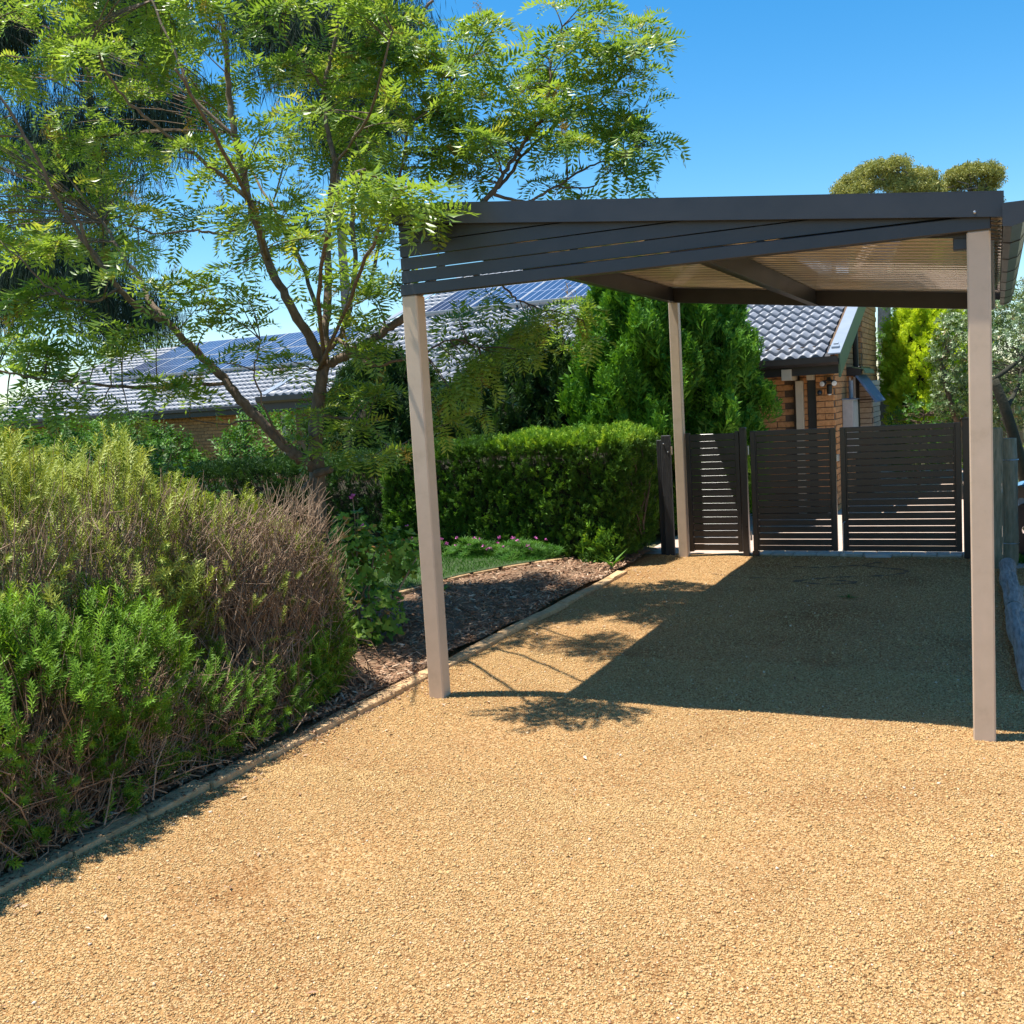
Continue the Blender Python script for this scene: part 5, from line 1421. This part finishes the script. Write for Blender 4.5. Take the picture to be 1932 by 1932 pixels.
# --- flowering ground cover in front of the hedge, each clump its own plant
TUFT = [blades([blade((0, 0, 0), (math.cos(k*2.4)*.8, math.sin(k*2.4)*.8, .55+.04*k), (0, 0, 1), .9, .07, .3, .25) for k in range(12)]) for _ in range(2)]
for i, (x, y, rx, lab) in enumerate([(-1.45, 4.62, .42, 'grey-green succulent clump with pink flowers at the right end of the lawn'), (-2.05, 4.72, .36, 'pink-flowering clump in the middle of the hedge foot'), (-2.75, 4.8, .36, 'pink-flowering clump behind the beige post')]):
    t = thing('flowering_groundcover', (x, y, .1), lab, 'ground cover', 'flowering ground cover')
    P, D = shell(420, [((x, y, .12), (rx, .24, .16))], .5, .1)
    V, F, T = scatter(TUFT, P, unit(D*.5+np.array([0, 0, .8])), rng.uniform(.06, .12, len(P)), rng.uniform(.3, 1, len(P)))
    o = obj('foliage', V, F, 'grass_blade', t, tint=T); o['kind'] = 'stuff'
    for k in range(11):
        bloom(t, (x+rng.uniform(-rx, rx)*.95, y-rng.uniform(0, .2), .27+rng.uniform(-.06, .07)), .022, 10)
def strappy(name, c, label, n, L, wd):
    lst = []
    for i in range(n):
        a = rng.uniform(0, 6.28); d = np.array([math.cos(a)*.7, math.sin(a)*.7, rng.uniform(.5, 1.2)])
        lst.append(blade(c, d, (math.cos(a)*-.6, math.sin(a)*-.6, 1), L*rng.uniform(.6, 1.05), wd, .4, .25))
    V, F = blades(lst)
    tag(obj(name, V, F, 'grass_blade', tint=rng.uniform(.5, 1, len(V)), org=c), label, 'plant')
strappy('strap_leaf_plant', (-.38, 4.42, .05), 'small strap-leaved plant at the hedge corner by the kerb', 9, .26, .035)
strappy('bulb_plant', (-1.42, 2.75, .08), 'grassy bulb leaves in the mulch near the lawn edge', 22, .17, .012)
strappy('bulb_plant', (-1.30, .55, .08), 'thin green leaves under the geranium', 14, .16, .012)

# --- conifer sprays
def spray(seed, n=9, sub=3, flat=.35, wd=.05):
    q = np.random.default_rng(seed); lst = []
    lst.append(blade((0, 0, 0), (0, 0, 1), (0, 1, 0), 1.0, wd, .4))
    for i in range(n):
        h = .12+.8*i/n
        for s in (-1, 1):
            d = np.array([s*.75, q.normal(0, flat), .75]); L = (.42-.28*h)*q.uniform(.8, 1.2)
            lst.append(blade((0, 0, h), d, (0, 1, q.normal(0, .3)), L, wd, .4))
            if i < n-2:
                m_ = np.array([0, 0, h])+unit(d)*L*.45
                lst.append(blade(m_, d*np.array([.3, 1, 1.3]), (0, 1, 0), L*.55, wd*.9, .4))
    return blades(lst)
SPR = [spray(s) for s in range(4)]
PLUME = [spray(s+20, 7, flat=.7, wd=.075) for s in range(4)]

# clipped conifer hedge: rounded box skin, sprays leaning out and up
def boxskin(n, x0, x1, y0, y1, h, hl, rnd=.16):
    """points on top, front, right end and left end of a long clipped hedge"""
    P, D = [], []
    A = np.array([(x1-x0)*(y1-y0), (x1-x0)*h, (y1-y0)*h*1.3, (y1-y0)*h*.6])
    k = (A/A.sum()*n).astype(int)
    def hh(x): return hl+(h-hl)*np.clip((x-x0)/(x1-x0)*1.6, 0, 1)
    x = rng.uniform(x0, x1, k[0]); y = rng.uniform(y0, y1, k[0]); P.append(np.stack([x, y, hh(x)], 1)); D.append(np.tile([0, 0, 1.], (k[0], 1)))
    x = rng.uniform(x0, x1, k[1]); P.append(np.stack([x, np.full(k[1], y0), rng.uniform(.08, 1, k[1])*hh(x)], 1)); D.append(np.tile([0, -1., 0], (k[1], 1)))
    y = rng.uniform(y0, y1, k[2]); P.append(np.stack([np.full(k[2], x1), y, rng.uniform(.08, 1, k[2])*h], 1)); D.append(np.tile([1., 0, 0], (k[2], 1)))
    y = rng.uniform(y0, y1, k[3]); P.append(np.stack([np.full(k[3], x0), y, rng.uniform(.08, 1, k[3])*hl], 1)); D.append(np.tile([-1., 0, 0], (k[3], 1)))
    P, D = np.concatenate(P), np.concatenate(D)
    # round the arrises by pulling towards the middle line
    c = np.stack([np.clip(P[:, 0], x0+rnd*2, x1-rnd*2), np.full(len(P), (y0+y1)/2), np.clip(P[:, 2], .0, h-rnd*2.2)], 1)
    c[:, 1] = np.clip(P[:, 1], y0+rnd*2, y1-rnd*2)
    o_ = P-c; ln = np.linalg.norm(o_, axis=1, keepdims=True)
    P = c+o_/np.maximum(ln, 1e-6)*np.minimum(ln, rnd*2.25)
    D = unit(D*.6+o_/np.maximum(ln, 1e-6)*.6)
    lump = .022*np.sin(P[:, 0]*6+P[:, 2]*4)+.02*np.sin(P[:, 0]*11-P[:, 2]*9+P[:, 1]*7)
    return P+D*lump[:, None], D
def hedge(name, label, x0, x1, y0, y1, h, hl, n, mat, size, tmean, rnd=.16, browned=0, yaw=0.0):
    t = thing(name, ((x0+x1)/2, (y0+y1)/2, 0), label, 'hedge')
    P, D = boxskin(n, x0, x1, y0, y1, h, hl, rnd)
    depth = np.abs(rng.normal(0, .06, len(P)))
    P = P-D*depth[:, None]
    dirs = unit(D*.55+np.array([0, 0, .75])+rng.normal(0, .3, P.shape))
    tint = np.clip(rng.normal(tmean, .16, len(P))-depth*1.5, 0, 1)  # deeper sprays tinted darker, standing for shade inside the hedge
    new = (P[:, 2] > h-.13) & (P[:, 0] > x0+.5*(x1-x0))  # top of the right half; sunlight there is put into the tint
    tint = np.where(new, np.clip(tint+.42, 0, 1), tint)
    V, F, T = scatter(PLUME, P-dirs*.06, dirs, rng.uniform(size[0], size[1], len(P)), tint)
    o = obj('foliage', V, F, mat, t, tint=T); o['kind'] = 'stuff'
    # woody inside
    Q = P[rng.integers(0, len(P), 700)]
    c = np.stack([Q[:, 0]*.97+.03*(x0+x1)/2, np.full(700, (y0+y1)/2), Q[:, 2]*.35], 1)
    paths = np.stack([c, c*.6+Q*.4+rng.normal(0, .03, Q.shape), c*.25+Q*.75+rng.normal(0, .03, Q.shape), Q], 1)
    V, F = twigmesh(paths, .012, .003)
    o = obj('branches', V, F, 'bark', t); o['kind'] = 'stuff'
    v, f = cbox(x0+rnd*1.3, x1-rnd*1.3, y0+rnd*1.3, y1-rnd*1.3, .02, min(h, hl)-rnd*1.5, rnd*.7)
    obj('dark_core', v, f, 'bark_and_dark_core', t)  # solid dark core added, standing for the shaded inside of the hedge
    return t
surf('bark_and_dark_core', [(0.3, (.016, .018, .009)), (0.7, (.04, .036, .018))], rough=.95, scale=18, bump=1.0, bscale=40)  # dark bark; on the cores it stands for interior shade
hedge('clipped_hedge', 'clipped conifer hedge with its sunlit top coloured in lime green beside the fence', -3.3, -.36, 4.78, 6.1, 1.40, 1.28, 9500, 'hedge_leaf', (.09, .16), .42, rnd=.10)
hedge('low_hedge', 'darker low conifer hedge behind the leafy tree trunk', -7.2, -3.1, 5.0, 6.3, 1.22, 1.12, 3600, 'dark_conifer', (.12, .2), .6)
# one tuft breaking out low at the hedge face
shrub('hedge_sucker', (-.75, 4.72, .06), 'loose light green sprout breaking out low from the clipped hedge', 'shrub', [((-.66, 4.76, .22), (.26, .10, .26))], PLUME, 60, 'hedge_leaf', (.18, .3), upw=.6, lo=.2, tmean=.6)

def conifer(name, base, label, R, H, n, mat, size, tmean=.5, zlow=.15, top=.25, lean=(0, 0), protos=None, up_=.8):
    t = thing(name, base, label, 'tree')
    b = np.array(base)
    h = rng.uniform(0, 1, n)**.85
    a = rng.uniform(0, 6.28, n)
    prof = np.sin(np.clip(h*.80+.20, 0, 1)*math.pi)**.42*(1-h*.18)
    lump = 1+.19*np.sin(a*5+h*9)*np.sin(h*11+a*2)+.13*np.sin(a*9-h*17)+.08*np.sin(a*17+h*31)
    rr = R*prof*lump*(1-np.abs(rng.normal(0, .10, n)))
    P = b+np.stack([np.cos(a)*rr+lean[0]*h, np.sin(a)*rr+lean[1]*h, zlow+h*(H-zlow)], 1)
    D = np.stack([np.cos(a), np.sin(a), np.full(n, .3)], 1)
    dirs = unit(D*(1-up_)+np.array([0, 0, up_])+rng.normal(0, .2, P.shape))
    tint = np.clip(rng.normal(tmean, .17, n)+.35*(lump-1), 0, 1)  # bulges lighter, hollows darker: light and shade put into the tint
    sz = rng.uniform(size[0], size[1], n)*np.where(rng.uniform(0, 1, n) < .12, 1.5, 1)
    V, F, T = scatter(protos or PLUME, P-dirs*sz[:, None]*.5, dirs, sz, tint)
    o = obj('crown', V, F, mat, t, tint=T)
    obj('trunk', *tube([b, b+np.array([lean[0]*.5, lean[1]*.5, H*.5]), b+np.array([lean[0], lean[1], H*.92])], [.09*R, .06*R, .02], 8), 'bark', t)
    # solid dark core added to close the crown, standing for its shaded inside
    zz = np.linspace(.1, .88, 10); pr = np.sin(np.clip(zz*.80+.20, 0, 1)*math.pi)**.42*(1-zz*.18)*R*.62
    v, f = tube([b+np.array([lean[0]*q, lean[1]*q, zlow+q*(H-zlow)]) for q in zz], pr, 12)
    obj('dark_core', v+rng.normal(0, .03, v.shape), f, 'bark_and_dark_core', t)
    return t
conifer('bushy_conifer', (-.88, 8.0, 0), 'big bright green bushy conifer between the hedge and the house', 1.2, 4.0, 8600, 'conifer_leaf', (.22, .40), .52)
conifer('bushy_conifer', (-2.9, 8.3, 0), 'dark shaded conifer left of the big bright one', 1.15, 2.75, 2800, 'dark_conifer', (.2, .34), .5)  # stands in shade; that shade is put into its dark leaf colour
conifer('bushy_conifer', (-4.9, 7.6, 0), 'dark conifer behind the leafy tree trunk', 1.2, 2.55, 2400, 'dark_conifer', (.2, .34), .5)
conifer('lime_conifer', (2.12, 14.6, 0), 'glowing lime yellow conifer right of the chimney', 0.88, 3.5, 5200, 'lime_conifer', (.14, .24), .65, zlow=1.0, up_=.45)

# --- broad-leaved trees behind the right post
OVAL = [blades([blade((0, 0, .06*k), (math.cos(k*2.4), math.sin(k*2.4), .5), (0, 0, 1), .38, .17, .2, .1) for k in range(7)]) for _ in range(2)]
def leafy(name, base, label, limbs, ells, n, mat, size, protos, lo=.55, tmean=.5, barkm='bark', tvar=.22, upw=.35):
    t = thing(name, base, label, 'tree')
    obj('trunk', *cat([tube(spline(p, 4), np.linspace(r0_, r1_, (len(p)-1)*4+1), 8) for r0_, r1_, p in limbs]), barkm, t, smooth=True)
    P, D = shell(n, ells, lo, .2)
    dirs = unit(D*(1-upw)+np.array([0, 0, upw])+rng.normal(0, .35, P.shape))
    tint = np.clip(rng.normal(tmean, tvar, len(P)), 0, 1)
    V, F, T = scatter(protos, P, dirs, rng.uniform(size[0], size[1], len(P)), tint)
    obj('crown', V, F, mat, t, tint=T)
    # fine branches to the leaf clusters
    Q = P[rng.integers(0, len(P), 160)]
    roots = np.concatenate([spline(p, 4) for r0_, r1_, p in limbs])
    paths = []
    for q in Q:
        b = roots[np.argmin(np.linalg.norm(roots-q, axis=1)+np.maximum(0, roots[:, 2]-q[2]))]
        paths.append([b, b*.6+q*.4+rng.normal(0, .03, 3), b*.25+q*.75+rng.normal(0, .03, 3), q])
    V, F = twigmesh(np.array(paths), .008, .003)
    o = obj('twigs', V, F, barkm, t); o['kind'] = 'stuff'
    return t
leafy('small_tree', (2.62, 11.0, 0), 'small grey-green leaved tree behind the front right post', [(.07, .05, [(2.62, 11, -.05), (2.6, 11, .55), (2.64, 11, 1.05)]), (.05, .03, [(2.64, 11, 1.05), (2.52, 11, 1.4), (2.4, 11, 2.0)]), (.05, .03, [(2.64, 11, 1.05), (2.85, 11.05, 1.35), (3.1, 11, 1.9)]), (.04, .02, [(2.85, 11.05, 1.35), (3.3, 11, 1.6), (3.7, 11.2, 2.2)])],
      [((2.74, 11, 2.1), (.46, .6, .75)), ((3.05, 11, 1.95), (.55, .7, .9)), ((3.6, 11.2, 2.2), (.7, .7, .85)), ((2.55, 10.9, 1.55), (.3, .4, .4)), ((3.3, 11, 1.45), (.5, .5, .5))], 3400, 'grey_leaf', (.09, .15), OVAL)
leafy('tilted_tree', (3.36, 7.6, 0), 'leaning dark trunk tree behind the mossy round post', [(.07, .05, [(3.52, 7.9, -.05), (3.38, 7.8, .7), (3.22, 7.7, 1.35), (3.1, 7.7, 1.7)]), (.03, .015, [(3.22, 7.7, 1.35), (3.35, 8.2, 1.6), (3.4, 8.6, 1.8)]), (.03, .015, [(3.1, 7.7, 1.7), (3.5, 8.2, 2.0), (3.9, 8.6, 2.3)])],
      [((3.4, 8.6, 1.9), (.5, .7, .45)), ((3.9, 8.6, 2.3), (.6, .7, .5))], 800, 'grey_leaf', (.08, .14), OVAL, tmean=.35, barkm='bark_and_dark_core')
leafy('shade_shrub', (2.0, 12.2, 0), 'dark leafy shrub in shade under the lime conifer', [(.03, .01, [(2.0, 12.2, 0), (2.0, 12.2, .7), (2.1, 12.2, 1.2)])],
      [((2.0, 12.3, .9), (.5, .45, .65)), ((2.5, 12.6, .9), (.5, .5, .6)), ((1.75, 12.6, .6), (.3, .4, .5))], 900, 'shade_leaf', (.1, .17), OVAL)
leafy('garden_tree', (1.9, 20.5, 0), 'green garden tree above the paling fence beside the chimney', [(.14, .06, [(1.9, 20.5, 0), (1.8, 20.5, 1.8), (1.9, 20.5, 3.2)])],
      [((1.6, 20.5, 3.0), (.8, .9, 1.1)), ((2.6, 20.8, 3.2), (1.1, .9, 1.0)), ((.9, 20.7, 2.2), (.6, .7, .9))], 1500, 'shade_leaf', (.14, .24), OVAL, tmean=.6)
leafy('roadside_shrub', (4.3, 12.5, 0), 'yellow green low bush behind the blue car', [(.03, .01, [(4.2, 12.5, 0), (4.2, 12.5, .7)])],
      [((4.0, 12.2, .9), (.5, .6, .6)), ((5.0, 12.6, 1.2), (.9, .7, .9))], 900, 'lime_conifer', (.1, .18), OVAL, tmean=.2)
leafy('boundary_tree', (4.9, 17.5, 0), 'tall green tree at the right edge behind the gutter', [(.16, .06, [(4.9, 17.5, 0), (4.8, 17.5, 1.8), (4.7, 17.5, 3.2)])],
      [((4.5, 17.5, 2.6), (1.0, 1.0, 1.1)), ((5.8, 17.5, 3.0), (1.2, 1, 1.2)), ((4.3, 17.3, 1.5), (.7, .8, .9))], 2200, 'grey_leaf', (.12, .2), OVAL, tmean=.6)

# --- far gum trees with billowing crowns
GUM = [blades([blade((rng.normal(0, .22), rng.normal(0, .22), rng.normal(0, .2)), rng.normal(0, 1, 3)+np.array([0, 0, -.2]), rng.normal(0, 1, 3), .42, .10, .2) for k in range(9)]) for _ in range(4)]
def gum(base, label, H, blobs, trunks):
    t = thing('gum_tree', base, label, 'tree', 'far gum trees')
    obj('trunk', *cat([tube(spline(p, 4), np.linspace(a, b, (len(p)-1)*4+1), 7) for a, b, p in trunks]), 'grey_bark', t, smooth=True)
    Ps, Ds, Ts = [], [], []
    for c, r in blobs:
        n = int(330*(r/.6)**2)
        d = unit(rng.normal(0, 1, (n, 3))); d[:, 2] = np.where(d[:, 2] < -.25, -d[:, 2], d[:, 2])
        p = np.array(c)+d*np.array([r, r, r*.72])*(1-np.abs(rng.normal(0, .16, (n, 1))))*(1+.22*np.sin(d[:, :1]*9+c[0])*np.sin(d[:, 2:]*8+c[2]))*1.06
        Ps.append(p); Ds.append(d); Ts.append(np.clip(rng.normal(.5, .17, n), 0, 1))
    P, D, T = np.concatenate(Ps), np.concatenate(Ds), np.concatenate(Ts)
    V, F, T = scatter(GUM, P, D, rng.uniform(.22, .42, len(P)), T)
    obj('crown', V, F, 'gum_leaf', t, tint=T)
    Q = np.array([c for c, r in blobs]); roots = np.concatenate([spline(p, 4) for a, b, p in trunks])
    paths = []
    for q in Q:
        for _ in range(3):
            b = roots[np.argmin(np.linalg.norm(roots-q, axis=1)+1.2*np.maximum(0, roots[:, 2]-q[2]+.5))]
            e = q+rng.normal(0, .25, 3)
            paths.append([b, b*.6+e*.4+rng.normal(0, .1, 3), b*.25+e*.75+rng.normal(0, .1, 3), e])
    V, F = twigmesh(np.array(paths), .06, .02)
    o = obj('boughs', V, F, 'grey_bark', t); o['kind'] = 'stuff'
def ring(cx, cy, cz, n, R, rr):
    out = []
    for i in range(n):
        u = math.pi*(i+.5)/n
        out.append(((cx-R*math.cos(u)+rng.normal(0, .1), cy+rng.normal(0, .5), cz+R*.72*math.sin(u)+rng.normal(0, .1)), rr*rng.uniform(.75, 1.15)))
    return out
gum((-.9, 40, -.06), 'broad dome-shaped gum tree crown above the carport roof', 11,
    ring(-.95, 40, 8.9, 9, 1.75, .62)+ring(-.9, 40, 8.9, 6, 1.15, .5)+[((-2.4, 40, 9.0), .6), ((-2.5, 40, 8.3), .6), ((.45, 40, 9.3), .5), ((.7, 40, 8.7), .45), ((-1.3, 40.5, 8.3), .5), ((0, 40.2, 8.2), .5), ((-.5, 39.8, 9.4), .4)],
    [(.35, .2, [(-.9, 40, -.06), (-1.0, 40, 4), (-.9, 40, 7.2)]), (.16, .05, [(-.9, 40, 7.2), (-1.6, 40, 8.4), (-2.0, 40, 9.3)]), (.16, .05, [(-.9, 40, 7.2), (-.5, 40, 8.5), (-.2, 40, 9.8)]), (.12, .05, [(-.9, 40, 7.2), (.2, 40, 8.2), (.6, 40, 9.0)])])
gum((2.1, 42, -.06), 'smaller round gum crown right of the broad one', 10.5,
    ring(2.15, 42, 9.35, 6, .85, .5)+[((2.0, 42, 9.5), .5), ((1.4, 42, 8.9), .5), ((2.6, 42, 9.0), .5), ((3.05, 42, 9.6), .42), ((2.9, 42, 8.7), .5), ((2.1, 42, 8.4), .6)],
    [(.28, .12, [(2.1, 42, -.06), (2.2, 42, 4), (2.1, 42, 8.2)]), (.12, .04, [(2.1, 42, 8.2), (2.6, 42, 9.2)])])
gum((6.1, 34, -.06), 'gum tree at the right edge beyond the gutter', 8,
    ring(5.9, 34, 6.5, 5, .8, .55)+[((5.6, 34, 6.1), .6), ((6.6, 34, 6.6), .7), ((5.3, 34, 5.5), .5), ((6.2, 34, 5.6), .6), ((7.2, 34, 6.2), .7)],
    [(.25, .1, [(6.1, 34, -.06), (6.2, 34, 3), (6.1, 34, 5.6)])])

# --- dark casuarinas behind the leafy tree: drooping needle strands
def strand(seed):
    q = np.random.default_rng(seed); lst = []
    for i in range(9):
        b = q.normal(0, .4, 3)*np.array([1, 1, .8])
        lst.append(blade(b, (q.normal(0, .16), q.normal(0, .16), 1), (q.normal(), q.normal(), .2), q.uniform(.6, 1.2), .034, .3))
    return blades(lst)
STR = [strand(s) for s in range(4)]
def casuarina(base, label, H, blobs, n):
    t = thing('casuarina_tree', base, label, 'tree', 'dark casuarinas')
    b = np.array(base)
    tr = [tube(spline([b, b+np.array([.2, 0, H*.4]), b+np.array([0, .2, H*.75]), b+np.array([.1, 0, H])], 5), np.linspace(.26, .05, 16), 9)]
    wt = np.array([r[0]*r[2] for c, r in blobs]); wt = wt/wt.sum()
    Ps = []
    for (c, r), w_ in zip(blobs, wt):
        c = np.array(c); k = int(n*w_)
        # clumps along boughs
        m_ = max(8, k//24)
        cc = c+unit(rng.normal(0, 1, (m_, 3)))*np.array(r)*rng.uniform(.25, 1, (m_, 1))
        for q in cc[:6]:
            s0 = b+np.array([0, 0, np.clip(q[2]-rng.uniform(1.5, 3.5), .25*H, .95*H)])
            tr.append(tube([s0, (s0+q)/2+np.array([0, 0, .25]), q], [.035, .025, .012], 5))
        Ps.append(np.repeat(cc, 24, 0)+rng.normal(0, 1, (m_*24, 3))*np.array([.6, .6, .45]))
    P = np.concatenate(Ps)
    V, F, T = scatter(STR, P, np.array([0, 0, -1])+rng.normal(0, .22, P.shape), rng.uniform(.6, 1.0, len(P)), np.clip(rng.normal(.45, .2, len(P)), 0, 1))
    obj('crown', V, F, 'casuarina_leaf', t, tint=T)
    obj('trunk', *cat(tr), 'grey_bark', t, smooth=True)
casuarina((-30, 27, -.06), 'tall dark casuarina at the far left behind the leafy tree', 20,
          [((-31.0, 26.5, 13.2), (3.2, 2, 2.6)), ((-33.3, 26.2, 18.6), (3.2, 2, 2.6)), ((-28.0, 28.0, 14.8), (2.6, 2, 2.0)), ((-30.9, 26.1, 8.6), (3.2, 2, 1.8)), ((-28.8, 27, 6.6), (2.4, 2, 1.3)), ((-28.9, 28.1, 18.2), (3.4, 2, 2.2)), ((-33.5, 25.2, 8.0), (2.4, 2, 1.8))], 7000)
casuarina((-21.5, 31.5, -.06), 'second dark casuarina behind the middle of the leafy tree', 19,
          [((-21.6, 31.5, 16.9), (1.9, 2, 1.9)), ((-19.4, 32.2, 17.6), (1.8, 2, 1.7)), ((-20.9, 31.6, 13.6), (1.4, 1.6, 1.5)), ((-23.6, 31, 18.6), (2.2, 2, 1.8)), ((-19.3, 32, 14.2), (1.1, 1.4, 1.2))], 3600)
